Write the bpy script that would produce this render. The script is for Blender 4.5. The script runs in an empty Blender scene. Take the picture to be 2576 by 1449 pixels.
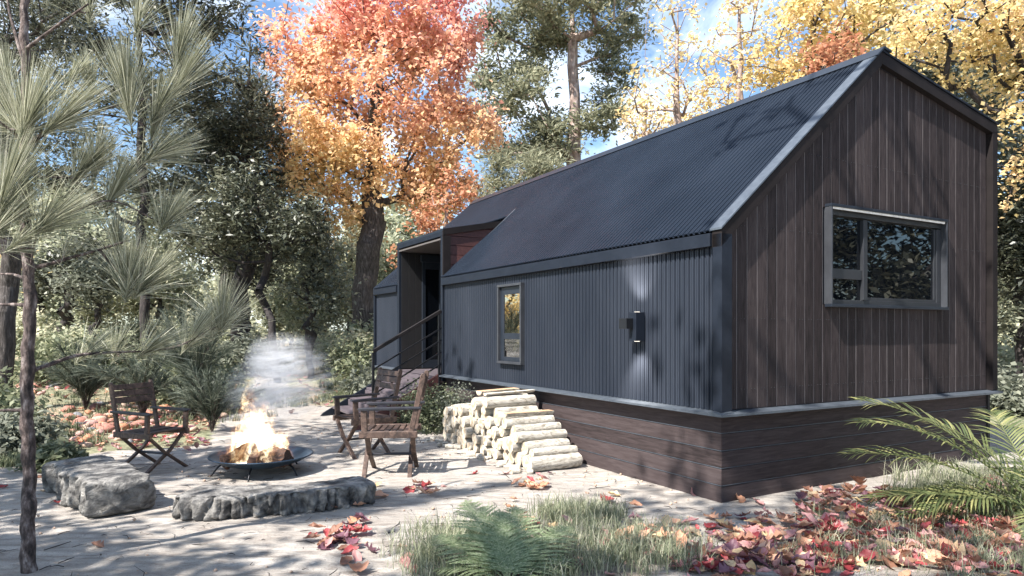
import bpy, math, random
import numpy as np
from mathutils import Vector, noise as mnoise
C = bpy.context.scene.collection
R = math.radians
F = 1717.0; HC = 1.6; HV = 833.0          # focal length in photo units, eye height, horizon row
SMOKE_D = 1.9
rng = np.random.default_rng(7); random.seed(7)
YAW = R(29.5)
CX, CY = 1.938, 6.316                       # corner of the cabin
def sm(x, a, b):
    t = np.clip((np.asarray(x, float) - a) / (b - a), 0, 1); return t * t * (3 - 2 * t)
def gz(x, y):                                # height of the terrain
    return 0.5 * sm(y, 12, 25) + 0.9 * sm(y, 25, 90) + 0.25 * sm(-np.asarray(x, float) - 5 - 0.0 * np.asarray(y), 0, 6) * sm(y, 9, 14)
def W(u, v, Y): return np.array([(u - 1288) / F * Y, Y, HC - (v - HV) / F * Y])
def G(u, v):
    Y = F * HC / (v - HV)
    for _ in range(12):
        x = (u - 1288) / F * Y
        Y = F * (HC - float(gz(x, Y))) / (v - HV)
    x = (u - 1288) / F * Y
    return np.array([x, Y, float(gz(x, Y))])
# ---------------------------------------------------------------- object helpers
def props(o, label=None, cat=None, group=None, kind=None):
    if label: o['label'] = label
    if cat: o['category'] = cat
    if group: o['group'] = group
    if kind: o['kind'] = kind
    return o
def thing(name, label, cat, loc=(0, 0, 0), rz=0, group=None):
    o = bpy.data.objects.new(name, None); C.objects.link(o); o.empty_display_size = .1
    o.location = [float(c) for c in loc]; o.rotation_euler = (0, 0, rz)
    return props(o, label, cat, group)
def mesh_np(name, V, Fq, smooth=False):
    V = np.asarray(V, dtype=np.float32); Fq = np.asarray(Fq, dtype=np.int32); k = Fq.shape[1]
    m = bpy.data.meshes.new(name)
    m.vertices.add(len(V)); m.vertices.foreach_set('co', V.ravel())
    m.loops.add(Fq.size); m.loops.foreach_set('vertex_index', Fq.ravel())
    m.polygons.add(len(Fq)); m.polygons.foreach_set('loop_start', np.arange(0, Fq.size, k, dtype=np.int32))
    if smooth: m.polygons.foreach_set('use_smooth', np.ones(len(Fq), dtype=bool))
    m.update(calc_edges=True); return m
def obj(name, m, mats, parent=None, **kw):
    if not isinstance(mats, (list, tuple)): mats = [mats]
    if mats and len(m.materials) == 0:
        for a in mats: m.materials.append(a)
    o = bpy.data.objects.new(name, m); C.objects.link(o)
    if parent is not None: o.parent = parent
    return props(o, **kw)
def copy_tree(o, parent=None):
    c = o.copy(); C.objects.link(c)
    if parent is not None: c.parent = parent
    for ch in list(o.children): copy_tree(ch, c)
    return c
class MB:
    def __init__(s): s.v = []; s.f = []; s.mi = []
    def add(s, V, Fs, mi=0):
        n = len(s.v); s.v += [tuple(map(float, p)) for p in V]
        s.f += [tuple(i + n for i in f) for f in Fs]; s.mi += [mi] * len(Fs)
    def box(s, x0, x1, y0, y1, z0, z1, mi=0):
        s.add([(x0, y0, z0), (x1, y0, z0), (x1, y1, z0), (x0, y1, z0), (x0, y0, z1), (x1, y0, z1), (x1, y1, z1), (x0, y1, z1)],
              [(0, 3, 2, 1), (4, 5, 6, 7), (0, 1, 5, 4), (1, 2, 6, 5), (2, 3, 7, 6), (3, 0, 4, 7)], mi)
    def beam(s, p, q, w, h, up=(0, 0, 1), mi=0, w2=None, h2=None):
        p = Vector(p); q = Vector(q); d = (q - p).normalized(); u = Vector(up)
        sd = d.cross(u)
        if sd.length < 1e-4: sd = d.cross(Vector((0, 1, 0)))
        sd.normalize(); u = sd.cross(d); w2 = w2 or w; h2 = h2 or h; V = []
        for c, ww, hh in ((p, w, h), (q, w2, h2)):
            for a, b in ((-1, -1), (1, -1), (1, 1), (-1, 1)): V.append(c + sd * a * ww / 2 + u * b * hh / 2)
        s.add(V, [(3, 2, 1, 0), (4, 5, 6, 7), (0, 1, 5, 4), (1, 2, 6, 5), (2, 3, 7, 6), (3, 0, 4, 7)], mi)
    def tube(s, pts, rs, k=8, mi=0, cap=True):
        pts = [Vector(p) for p in pts]; n = len(pts)
        if not hasattr(rs, '__len__'): rs = [rs] * n
        V = []; ref = None
        for i, p in enumerate(pts):
            d = (pts[min(i + 1, n - 1)] - pts[max(i - 1, 0)]).normalized()
            if ref is None: ref = d.cross(Vector((0, 0, 1)) if abs(d.z) < .9 else Vector((1, 0, 0))).normalized()
            a = (ref - d * ref.dot(d)).normalized(); b = d.cross(a); ref = a
            for j in range(k):
                t = 2 * math.pi * j / k; V.append(p + (a * math.cos(t) + b * math.sin(t)) * rs[i])
        Fs = [(i * k + j, i * k + (j + 1) % k, (i + 1) * k + (j + 1) % k, (i + 1) * k + j) for i in range(n - 1) for j in range(k)]
        if cap: Fs += [tuple(reversed(range(k))), tuple((n - 1) * k + j for j in range(k))]
        s.add(V, Fs, mi)
    def prism(s, poly, axis, c0, c1, mi=0):     # poly of 2-D points extruded along an axis
        def P(a, b, c): return {'y': (a, c, b), 'x': (c, a, b), 'z': (a, b, c)}[axis]
        n = len(poly); V = [P(a, b, c0) for a, b in poly] + [P(a, b, c1) for a, b in poly]
        Fs = [(i, (i + 1) % n, (i + 1) % n + n, i + n) for i in range(n)] + [tuple(reversed(range(n))), tuple(range(n, 2 * n))]
        s.add(V, Fs, mi)
    def build(s, name, mats, parent=None, bevel=0, smooth=False, seg=1, **kw):
        m = bpy.data.meshes.new(name); m.from_pydata(s.v, [], s.f); m.polygons.foreach_set('material_index', s.mi)
        if smooth: m.polygons.foreach_set('use_smooth', [True] * len(s.f))
        m.update(); o = obj(name, m, mats, parent, **kw)
        if bevel:
            b = o.modifiers.new('bevel', 'BEVEL'); b.width = bevel; b.segments = seg; b.limit_method = 'ANGLE'
        return o
# ---------------------------------------------------------------- materials
def newmat(name):
    m = bpy.data.materials.new(name); m.use_nodes = True; nt = m.node_tree; nt.nodes.clear()
    return m, nt, nt.nodes.new('ShaderNodeOutputMaterial')
def N(nt, typ, **kw):
    n = nt.nodes.new('ShaderNode' + typ)
    for k, v in kw.items():
        if k in n.bl_rna.properties: setattr(n, k, v)
        else: n.inputs[k.replace('_', ' ')].default_value = v
    return n
def ramp(nt, fac, stops, interp='LINEAR'):
    r = N(nt, 'ValToRGB'); r.color_ramp.interpolation = interp; e = r.color_ramp.elements
    e[0].position = stops[0][0]; e[-1].position = stops[-1][0]
    for p, c in stops[1:-1]: e.new(p)
    for i, (p, c) in enumerate(stops): e[i].color = (*c, 1) if len(c) == 3 else c
    nt.links.new(fac, r.inputs[0]); return r.outputs[0]
def math_(nt, op, a, b=None, clamp=False):
    n = N(nt, 'Math', operation=op, use_clamp=clamp)
    for i, x in enumerate((a, b)):
        if x is None: continue
        if isinstance(x, (int, float)): n.inputs[i].default_value = x
        else: nt.links.new(x, n.inputs[i])
    return n.outputs[0]
def tex(nt, scale, detail=4, rough=.55, stretch=(1, 1, 1), coord='Object', dist=0, typ='Noise', out=0):
    tc = N(nt, 'TexCoord'); mp = N(nt, 'Mapping'); mp.inputs['Scale'].default_value = stretch
    nt.links.new(tc.outputs[coord], mp.inputs[0])
    if typ == 'Noise':
        t = N(nt, 'TexNoise', Scale=scale, Detail=detail, Roughness=rough, Distortion=dist)
    else:
        t = N(nt, 'TexVoronoi', Scale=scale); 
        if typ == 'Edge': t.feature = 'DISTANCE_TO_EDGE'
    nt.links.new(mp.outputs[0], t.inputs['Vector']); return t.outputs[out]
def mix(nt, fac, a, b, mode='MIX'):
    n = N(nt, 'Mix', data_type='RGBA', blend_type=mode)
    for i, x in ((0, fac), (6, a), (7, b)):
        if isinstance(x, (int, float)): n.inputs[i].default_value = x
        elif isinstance(x, tuple): n.inputs[i].default_value = (*x, 1)
        else: nt.links.new(x, n.inputs[i])
    return n.outputs[2]
def surf(name, stops, scale=5, stretch=(1, 1, 1), rough=.6, metal=0, bump=0, bscale=None, bstretch=None, detail=5, dist=0, island=0, spec=.5, coord='Object', bdist=.02):
    m, nt, out = newmat(name); p = N(nt, 'BsdfPrincipled', Roughness=rough, Metallic=metal); p.inputs['Specular IOR Level'].default_value = spec
    f = tex(nt, scale, detail, .6, stretch, coord, dist)
    if island:
        g = N(nt, 'NewGeometry'); f = math_(nt, 'ADD', f, math_(nt, 'MULTIPLY', math_(nt, 'SUBTRACT', g.outputs['Random Per Island'], .5), island))
    nt.links.new(ramp(nt, f, stops), p.inputs['Base Color'])
    if bump:
        b = N(nt, 'Bump', Strength=bump, Distance=bdist); nt.links.new(tex(nt, bscale or scale, 6, .65, bstretch or stretch, coord, dist), b.inputs['Height'])
        nt.links.new(b.outputs[0], p.inputs['Normal'])
    nt.links.new(p.outputs[0], out.inputs[0]); return m
def leafmat(name, stops, trans=.4, rough=.55, big=.0, bigscale=.4, zramp=None, spec=.3, objrand=0, tcol=1.0):
    """leaf colour by leaf, drifting through the crown with the tree's own colour patches"""
    m, nt, out = newmat(name); p = N(nt, 'BsdfPrincipled', Roughness=rough); p.inputs['Specular IOR Level'].default_value = spec
    g = N(nt, 'NewGeometry'); f = g.outputs['Random Per Island']
    if big or zramp:
        k = 1 - big - (zramp[2] if zramp else 0); f = math_(nt, 'MULTIPLY', f, k)
        if big: f = math_(nt, 'ADD', f, math_(nt, 'MULTIPLY', ramp(nt, tex(nt, bigscale, 2), [(.35, (0, 0, 0)), (.65, (1, 1, 1))]), big))
        if zramp:
            tc = N(nt, 'TexCoord'); sx = N(nt, 'SeparateXYZ'); nt.links.new(tc.outputs['Object'], sx.inputs[0])
            mr = N(nt, 'MapRange'); mr.inputs[1].default_value = zramp[0]; mr.inputs[2].default_value = zramp[1]
            zz = math_(nt, 'ADD', sx.outputs[2], math_(nt, 'MULTIPLY', sx.outputs[0], .45)); nt.links.new(zz, mr.inputs[0])
            f = math_(nt, 'ADD', f, math_(nt, 'MULTIPLY', mr.outputs[0], zramp[2]))
    if objrand:
        oi = N(nt, 'ObjectInfo'); f = math_(nt, 'ADD', f, math_(nt, 'MULTIPLY', math_(nt, 'SUBTRACT', oi.outputs['Random'], .5), objrand))
    c = ramp(nt, f, stops); nt.links.new(c, p.inputs['Base Color'])
    t = N(nt, 'BsdfTranslucent'); nt.links.new(c, t.inputs[0]); mx = N(nt, 'MixShader'); mx.inputs[0].default_value = trans
    nt.links.new(p.outputs[0], mx.inputs[1]); nt.links.new(t.outputs[0], mx.inputs[2]); nt.links.new(mx.outputs[0], out.inputs[0]); return m

M = {}
M['metal_wall'] = surf('corrugated_steel', [(.3, (.018, .024, .037)), (.7, (.037, .045, .062))], 1.2, (1, 1, .3), .45, .25, .15, 90, (1, 1, .2), bdist=.001)
M['metal_roof'] = surf('roof_steel', [(.3, (.012, .018, .029)), (.7, (.025, .034, .050))], .9, rough=.42, metal=.3, spec=.4)
M['trim'] = surf('dark_blue_trim', [(.3, (.008, .0115, .019)), (.7, (.013, .0175, .027))], 8, rough=.5, metal=0, spec=.22, bump=.1, bscale=300, bdist=.0008)
M['trim_mid'] = surf('steel_trim', [(.3, (.016, .022, .032)), (.7, (.025, .032, .045))], 8, rough=.4, metal=.3)
M['trim_light'] = surf('pale_metal_cap', [(.3, (.075, .09, .11)), (.7, (.12, .14, .165))], 14, rough=.42, metal=.4, bump=.15, bscale=200, bdist=.001)
M['frame_light'] = surf('window_surround_metal', [(.3, (.042, .045, .053)), (.7, (.068, .073, .083))], 5, rough=.4, metal=.3)
M['sash'] = surf('window_sash', [(.3, (.026, .028, .033)), (.7, (.036, .039, .044))], 5, rough=.4, metal=.2)
M['board'] = surf('stained_vertical_boards', [(.22, (.012, .0095, .0098)), (.45, (.028, .0215, .0215)), (.6, (.041, .032, .032)), (.8, (.060, .048, .047))], 7, (5, 5, .5), .7, 0, .5, 30, (5, 5, .35), dist=1.2, island=.28, bdist=.004, spec=.15)
M['skirt'] = surf('stained_skirt_boards', [(.25, (.024, .018, .018)), (.5, (.048, .036, .036)), (.8, (.074, .058, .058))], 6, (.5, .5, 6), .68, 0, .5, 24, (.4, .4, 6), dist=1, island=.22, bdist=.004, spec=.18)
M['verge'] = surf('dark_brown_verge', [(.3, (.011, .009, .009)), (.7, (.019, .015, .015))], 5, rough=.7, spec=.15)
M['recess'] = surf('near_black_boards', [(.3, (.007, .007, .008)), (.7, (.012, .011, .012))], 5, rough=.6)
M['redboard'] = surf('reddish_dormer_boards', [(.25, (.040, .013, .012)), (.6, (.095, .034, .030)), (.85, (.14, .055, .046))], 6, (5, .5, 5), .55, 0, .5, 24, (5, .4, 5), dist=1, island=.2, bdist=.004)
M['groove'] = surf('painted_groove_light', [(.3, (.12, .11, .11)), (.7, (.24, .22, .22))], 4, rough=.6)  # pale colour painted in for the sunlit edge of each board groove
M['dark'] = surf('dark_interior', [(.3, (.008, .008, .009)), (.7, (.014, .013, .013))], 4, rough=.8)
M['iron'] = surf('black_iron', [(.3, (.010, .011, .014)), (.7, (.02, .021, .025))], 10, rough=.4, metal=.4)
M['handrail'] = surf('brown_handrail', [(.3, (.010, .009, .010)), (.7, (.022, .018, .018))], 10, rough=.6, spec=.2)
M['step'] = surf('step_boards', [(.3, (.06, .05, .058)), (.7, (.11, .09, .10))], 5, (4, .6, 4), rough=.55, island=.3)
M['chair'] = surf('weathered_chair_wood', [(.25, (.014, .009, .008)), (.5, (.046, .028, .021)), (.75, (.13, .082, .062))], 9, (1, 1, 1), .6, 0, .6, 40, dist=2.0, bdist=.003, island=.22)
M['chairdark'] = surf('dark_arm_wood', [(.3, (.012, .013, .018)), (.7, (.03, .03, .038))], 10, rough=.35)
M['rock'] = surf('weathered_stone', [(.34, (.030, .029, .028)), (.45, (.11, .105, .10)), (.55, (.21, .20, .185)), (.68, (.38, .36, .33))], 7, (1, 1, 1.3), .85, 0, 1, 13, detail=9, dist=.5, bdist=.05)
M['logbark'] = surf('pale_log_bark', [(.26, (.10, .078, .058)), (.38, (.30, .26, .205)), (.5, (.50, .46, .39)), (.7, (.66, .62, .55))], 8, (1, 1, 3.2), .8, 0, 1, 15, (1, 1, 3.5), dist=1.6, bdist=.03, island=.22)
M['logend'] = surf('pale_cut_wood', [(.3, (.34, .26, .18)), (.45, (.56, .48, .37)), (.7, (.72, .67, .57))], 16, rough=.75, bump=.3, island=.2, bdist=.003)
M['splitwood'] = surf('split_orange_wood', [(.3, (.38, .22, .12)), (.7, (.62, .42, .26))], 12, (.3, 3, 3), .7, 0, .5, bdist=.005)
M['bark'] = surf('grey_brown_bark', [(.3, (.022, .018, .016)), (.5, (.075, .063, .057)), (.7, (.17, .15, .14))], 4, (5, 5, 1), .9, 0, 1, 7, (5, 5, .9), dist=.6, bdist=.05, detail=7)
M['barkdark'] = surf('dark_bark', [(.3, (.010, .008, .008)), (.55, (.035, .028, .026)), (.75, (.075, .06, .055))], 5, (3, 3, .8), .9, 0, .8, bdist=.03)
M['barkpale'] = surf('pale_pinkish_bark', [(.3, (.10, .065, .05)), (.5, (.27, .20, .17)), (.7, (.46, .38, .34))], 3, (2.5, 2.5, 1), .85, 0, .7, bdist=.03)
M['barksap'] = surf('sapling_bark', [(.34, (.012, .009, .009)), (.46, (.06, .042, .037)), (.56, (.14, .105, .095)), (.68, (.34, .29, .27))], 26, (1, 1, .4), .85, 0, 1, 44, (1, 1, .55), bdist=.02, detail=7)
M['char'] = surf('charred_wood', [(.3, (.012, .008, .007)), (.55, (.07, .033, .02)), (.8, (.22, .10, .05))], 20, (.4, 3, 3), .8, 0, .8, bdist=.01)
M['bowl'] = surf('blued_steel_bowl', [(.3, (.014, .026, .045)), (.7, (.045, .08, .125))], 5, rough=.33, metal=.5, bump=.15, bscale=20, bdist=.004)
def glassmat(name, tint, spec=.5, coat=0):
    m, nt, out = newmat(name); p = N(nt, 'BsdfPrincipled', Roughness=.015); p.inputs['Base Color'].default_value = (*tint, 1); p.inputs['IOR'].default_value = 1.52
    p.inputs['Specular IOR Level'].default_value = spec; p.inputs['Coat Weight'].default_value = coat; p.inputs['Coat Roughness'].default_value = .01
    nt.links.new(p.outputs[0], out.inputs[0]); return m
M['glass'] = glassmat('dark_window_glass', (.003, .004, .006), .6, .15)
m, nt, out = newmat('mirror_tinted_glass'); p = N(nt, 'BsdfPrincipled', Roughness=.02, Metallic=1.0); p.inputs['Base Color'].default_value = (.62, .58, .52, 1)
nt.links.new(p.outputs[0], out.inputs[0]); M['mirror'] = m
def flat(name, col, rough=.6):
    return surf(name, [(.3, tuple(c * .8 for c in col)), (.7, tuple(min(1, c * 1.2) for c in col))], 18, rough=rough, island=.5)
def lm(n, cols, **k): M[n] = leafmat(n, [(i / max(1, len(cols) - 1), c) for i, c in enumerate(cols)], **k)
lm('leaf_orange', [(.84, .66, .30), (.88, .65, .34), (.90, .57, .35), (.86, .43, .32), (.77, .30, .27), (.64, .20, .19)], trans=.5, zramp=(6.0, 15.5, .6), big=.2)
lm('leaf_yellow', [(.50, .40, .18), (.78, .62, .28), (.87, .73, .38), (.87, .66, .37), (.82, .55, .32)], trans=.5, big=.3)
lm('leaf_rust', [(.42, .17, .10), (.56, .26, .15), (.68, .44, .25)], trans=.4)
lm('leaf_olive', [(.10, .11, .075), (.21, .225, .15), (.36, .36, .24), (.50, .48, .34)], trans=.45, big=.3)
lm('leaf_dark', [(.017, .021, .015), (.048, .055, .038), (.13, .137, .095), (.32, .32, .24)], trans=.3, big=.35, spec=.5, rough=.45)
lm('leaf_gloss', [(.020, .024, .017), (.055, .062, .040), (.14, .15, .10), (.32, .32, .23)], trans=.25, spec=.6, rough=.45, big=.25)
lm('leaf_grey', [(.10, .115, .09), (.20, .215, .165), (.34, .35, .27)], trans=.4, big=.3)
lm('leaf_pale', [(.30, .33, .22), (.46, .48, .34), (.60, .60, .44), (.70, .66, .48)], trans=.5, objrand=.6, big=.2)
lm('leaf_shrub', [(.06, .08, .045), (.12, .14, .08), (.22, .24, .14), (.36, .37, .24)], trans=.4, objrand=.3)
lm('needle', [(.07, .08, .05), (.25, .26, .17), (.48, .48, .34), (.74, .73, .60)], trans=.4, rough=.4, spec=.5)
lm('feather', [(.035, .045, .035), (.09, .11, .08), (.22, .24, .18)], trans=.3)
lm('grass', [(.10, .13, .08), (.22, .25, .15), (.38, .39, .26), (.58, .56, .42)], trans=.4)
lm('fern', [(.15, .20, .10), (.25, .31, .17), (.40, .44, .28)], trans=.4)
lm('palm', [(.045, .07, .03), (.10, .13, .055), (.19, .21, .085), (.34, .33, .14)], trans=.35, rough=.4, spec=.4)
def dead(n, a, b):
    m, nt, out = newmat(n); p = N(nt, 'BsdfPrincipled', Roughness=.5)
    oi = N(nt, 'ObjectInfo'); g = N(nt, 'NewGeometry'); f = math_(nt, 'FRACT', math_(nt, 'ADD', oi.outputs['Random'], g.outputs['Random Per Island']))
    f = math_(nt, 'ADD', math_(nt, 'MULTIPLY', f, .6), math_(nt, 'MULTIPLY', tex(nt, 14, 4), .4)); c = mix(nt, f, a, b)
    nt.links.new(c, p.inputs['Base Color']); t = N(nt, 'BsdfTranslucent'); nt.links.new(c, t.inputs[0]); mx = N(nt, 'MixShader'); mx.inputs[0].default_value = .25
    nt.links.new(p.outputs[0], mx.inputs[1]); nt.links.new(t.outputs[0], mx.inputs[2]); nt.links.new(mx.outputs[0], out.inputs[0]); M[n] = m
dead('dead_crimson', (.20, .022, .030), (.48, .09, .09)); dead('dead_pink', (.42, .17, .17), (.66, .38, .34)); dead('dead_purple', (.08, .035, .05), (.24, .11, .14))
dead('dead_brown', (.16, .07, .045), (.38, .20, .13)); dead('dead_orange', (.52, .24, .13), (.74, .46, .32)); dead('dead_yellow', (.58, .40, .18), (.74, .56, .38))
DC = ['crimson', 'pink', 'purple', 'brown', 'orange', 'yellow']
for n, c in (('stone_red', (.34, .15, .11)), ('stone_tan', (.44, .31, .23)), ('stone_grey', (.17, .17, .18)), ('stone_rust', (.42, .19, .10)), ('stone_pink', (.46, .27, .23))):
    M[n] = surf(n, [(.3, tuple(x * .6 for x in c)), (.5, c), (.7, tuple(min(1, x * 1.35) for x in c))], 6, rough=.7, bump=.4, bscale=14, bdist=.02)
# ---------------------------------------------------------------- foliage helpers
def unit(a): return a / np.maximum(np.linalg.norm(a, axis=-1, keepdims=True), 1e-9)
def leaf_cloud(P, L, Wd, upb=.6, fold=.25, rg=rng, T=None, spread=0):
    """one small folded leaf per point"""
    n = len(P); nr = rg.normal(size=(n, 3)); nr[:, 2] = np.abs(nr[:, 2]) + upb; nr = unit(nr)
    t = rg.normal(size=(n, 3)) if T is None else T + rg.normal(size=(n, 3)) * spread
    t = unit(t - nr * np.sum(t * nr, 1, keepdims=True)); b = np.cross(nr, t)
    s = rg.uniform(.6, 1.3, (n, 1)); l = L * s; w = Wd * s * rg.uniform(.7, 1.2, (n, 1))
    V = np.stack([P - t * l * .5, P + b * w * .5 + nr * fold * w, P + t * l * .5, P - b * w * .5 + nr * fold * w], 1).reshape(-1, 3)
    return V, np.arange(4 * n).reshape(n, 4)
def skeleton(trunk, targets, first, rg, seg=.5, rise=.15, jit=.07, updown=1.2):
    nodes = [np.array(p, float) for p in trunk]; par = [-1] + list(range(len(trunk) - 1)); att = list(range(first, len(trunk)))
    T0 = np.array(nodes[first:]); d0 = np.min(np.linalg.norm(targets[:, None] - T0[None], axis=2), 1); tips = []
    for k in np.argsort(d0):
        t = targets[k]; P = np.array([nodes[i] for i in att]); d = np.linalg.norm(P - t, axis=1)
        cost = d + updown * np.maximum(0, P[:, 2] - t[2] + .25 * d); i = att[int(np.argmin(cost))]; A = nodes[i]; dd = np.linalg.norm(t - A)
        n = max(1, int(dd / seg)); last = i
        for s in range(1, n + 1):
            q = s / n; p = A + (t - A) * q - np.array([0, 0, 1]) * rise * dd * q * (1 - q) * 2
            if s < n: p = p + rg.normal(size=3) * jit * min(dd, 1.5)
            nodes.append(p); par.append(last); last = len(nodes) - 1; att.append(last)
        tips.append(last)
    return np.array(nodes), np.array(par), tips
def limb_mesh(nodes, par, r0, rtip, k=6, wob=0):
    n = len(nodes); w = np.zeros(n); ch = np.zeros(n, int)
    for i in range(n):
        if par[i] >= 0: ch[par[i]] += 1
    w[ch == 0] = 1
    for i in range(n - 1, 0, -1): w[par[i]] += w[i]
    e = math.log(r0 / rtip) / math.log(max(w[0], 2)); r = rtip * w ** e
    I = np.arange(n)[par >= 0]; A = nodes[par[I]]; B = nodes[I]; rb = r[I]; ra = np.minimum(r[par[I]], rb * 1.25)
    heavy = {}
    for q_, i_ in enumerate(I):
        p_ = par[i_]
        if p_ not in heavy or r[I[heavy[p_]]] < r[i_]: heavy[p_] = q_
    hv = np.array(list(heavy.values())); ra[hv] = r[par[I[hv]]]
    d = unit(B - A); ref = np.where(np.abs(d[:, 2:3]) < .8, np.array([[0, 0, 1.]]), np.array([[1., 0, 0]])); a = unit(np.cross(d, ref)); b = np.cross(d, a)
    B2 = B + d * rb[:, None] * .6
    th = np.arange(k) * 2 * math.pi / k; cs = np.cos(th)[None, :, None]; sn = np.sin(th)[None, :, None]; off = a[:, None] * cs + b[:, None] * sn
    RA = A[:, None] + off * ra[:, None, None]; RB = B2[:, None] + off * rb[:, None, None]
    V = np.concatenate([RA, RB], 1).reshape(-1, 3); base = (np.arange(len(I)) * 2 * k)[:, None]
    j = np.arange(k); q = np.stack([j, (j + 1) % k, (j + 1) % k + k, j + k], 1)
    Fq = (base[:, :, None] + q[None]).reshape(-1, 4); return V, Fq
def fill(ells, n, rg, hollow=.0):
    """points in a union of ellipsoids (centre, radii)"""
    vol = np.array([e[1][0] * e[1][1] * e[1][2] for e in ells]) ** .8; k = rg.choice(len(ells), n, p=vol / vol.sum())
    c = np.array([e[0] for e in ells])[k]; r = np.array([e[1] for e in ells])[k]
    d = unit(rg.normal(size=(n, 3))); return c + d * r * (rg.uniform(hollow ** 3, 1, (n, 1)) ** (1 / 3))
def make_tree(name, label, base, trunk_top, r0, ells, ncl, nleaf, L, Wd, mat, bark, group=None, cl=.45, flat_=1.0, first=.35, seed=1, rtip=.012, seg=.5, rise=.12, upb=.6, rel=False, wob=.12, hollow=.3, fold=.25, cat='tree', along=.35, radial=False):
    rg = np.random.default_rng(seed); base = np.array(base, float); top = np.array(trunk_top, float) - base
    E = [((np.array(c) - base) if not rel else np.array(c), r) for c, r in ells]
    nt_ = 14; tr = [np.array([0, 0, -.15])]
    for i in range(1, nt_ + 1):
        q = i / nt_; tr.append(top * q + np.append(rg.normal(size=2) * wob * math.sin(q * 3.1), 0))
    T = fill(E, ncl, rg, hollow); nodes, par, tips = skeleton(tr, T, int(first * nt_) + 1, rg, seg, rise)
    root = thing(name, label, cat, base, 0, group)
    V, Fq = limb_mesh(nodes, par, r0, rtip, 7); obj('trunk', mesh_np('trunk', V, Fq, True), M[bark], root)
    if nleaf:
        ntip = np.array(tips); par2 = par[ntip]
        size = rg.uniform(.4, 1.6, len(ntip)); ci = rg.choice(len(ntip), nleaf, p=size / size.sum())
        q = rg.uniform(-along, 1, (nleaf, 1)) ; q = np.clip(q, 0, 1)
        cen = nodes[ntip[ci]]; prev = nodes[par2[ci]]
        off = rg.normal(size=(nleaf, 3)) * cl * np.array([1, 1, flat_]) * rg.uniform(.3, 1.0, (nleaf, 1))
        P = cen + off; P = P + (prev - cen) * (1 - q) * .0
        Tn = None
        if radial: Tn = unit(off + 1e-6) + unit(cen - nodes[0] * 1.0)[:, :] * .4
        V, Fq = leaf_cloud(P, L, Wd, upb, fold, rg, Tn, .5); obj('crown', mesh_np('crown', V, Fq), M[mat], root)
    return root
# ================================================================= GROUND
def axis_pts(lo, hi, a, b, fine, grow=1.12):
    mid = list(np.arange(a, b, fine)); s = fine; x = a; L_ = []
    while x > lo: s *= grow; x -= s; L_.append(x)
    s = fine; x = b; H_ = [b]
    while x < hi: s *= grow; x += s; H_.append(x)
    return np.array(L_[::-1] + mid + H_)
gx = axis_pts(-300, 300, -6, 6, .07); gy = axis_pts(-60, 500, 3.4, 11, .07)
X, Y_ = np.meshgrid(gx, gy); Z = gz(X, Y_)
near = 1 - sm(np.abs(Y_ - 7), 6, 14)
Zn = np.zeros_like(Z)
for i in range(len(gy)):
    for j in range(len(gx)):
        x, y = gx[j], gy[i]
        if -14 < x < 14 and 2 < y < 26:
            Zn[i, j] = .030 * mnoise.noise(Vector((x * .55 + 3, y * 1.1, 0))) + .016 * mnoise.noise(Vector((x * 1.6, y * 3.6 + x, 2))) + .006 * mnoise.noise(Vector((x * 5, y * 8, 5)))
        else: Zn[i, j] = .12 * mnoise.noise(Vector((x * .2, y * .2, 0)))
c_, s_ = math.cos(YAW), math.sin(YAW)
A_ = (X - CX) * c_ + (Y_ - CY) * s_; B_ = -(X - CX) * s_ + (Y_ - CY) * c_
inh = (A_ > -.35) & (B_ > -.35) & (A_ < 5.2) & (B_ < 10.4)
Z = Z + np.where(inh, Zn * .3, Zn)
Vg = np.stack([X, Y_, Z], -1).reshape(-1, 3); ny, nx = X.shape
idx = np.arange(ny * nx).reshape(ny, nx); Fg = np.stack([idx[:-1, :-1], idx[:-1, 1:], idx[1:, 1:], idx[1:, :-1]], -1).reshape(-1, 4)
xe = np.interp(Y_, [0, 6.5, 9.0, 9.6, 15, 16], [-9, -7, -5.4, -4.3, -6.2, -6.3])
lit = np.maximum(1 - sm(X, xe - .35, xe + .35), sm(Y_ + .25 * (X + 4), 13.4, 15.2))
pc = -5.0 - (Y_ - 14) * .34; path = 1 - sm(np.abs(X - pc), .2, .75); path[Y_ < 13] = 0; path[Y_ > 60] = 0
lit = lit * (1 - path)
soil = np.exp(-(((X - .25) / 1.25) ** 2 + ((Y_ - 5.0) / .85) ** 2) * 1.2) + np.exp(-(((X - 3.4) / 1.5) ** 2 + ((Y_ - 5.0) / 1.1) ** 2) * 1.2)
gm = mesh_np('ground', Vg, Fg, True)
for nm, arr in (('litter', lit), ('soil', np.clip(soil, 0, 1))):
    at = gm.attributes.new(nm, 'FLOAT', 'POINT'); at.data.foreach_set('value', arr.astype(np.float32).ravel())
m, nt, out = newmat('sand_and_forest_floor'); p = N(nt, 'BsdfPrincipled', Roughness=.92); p.inputs['Specular IOR Level'].default_value = .15
big = tex(nt, .9, 5, .6, (1, 1.6, 1), dist=.6); mid = tex(nt, 7, 8, .7, (.45, 1.4, 1), dist=1.2); fine = tex(nt, 90, 4, .7)
sand = ramp(nt, mid, [(.28, (.17, .145, .125)), (.40, (.34, .305, .27)), (.54, (.48, .445, .40)), (.75, (.59, .555, .505))])
sand = mix(nt, math_(nt, 'MULTIPLY', ramp(nt, big, [(.4, (0, 0, 0)), (.62, (1, 1, 1))]), .4), sand, (.40, .35, .30))
sand = mix(nt, ramp(nt, fine, [(.36, (.7, .7, .7)), (.45, (0, 0, 0))]), sand, (.22, .17, .14))
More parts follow.
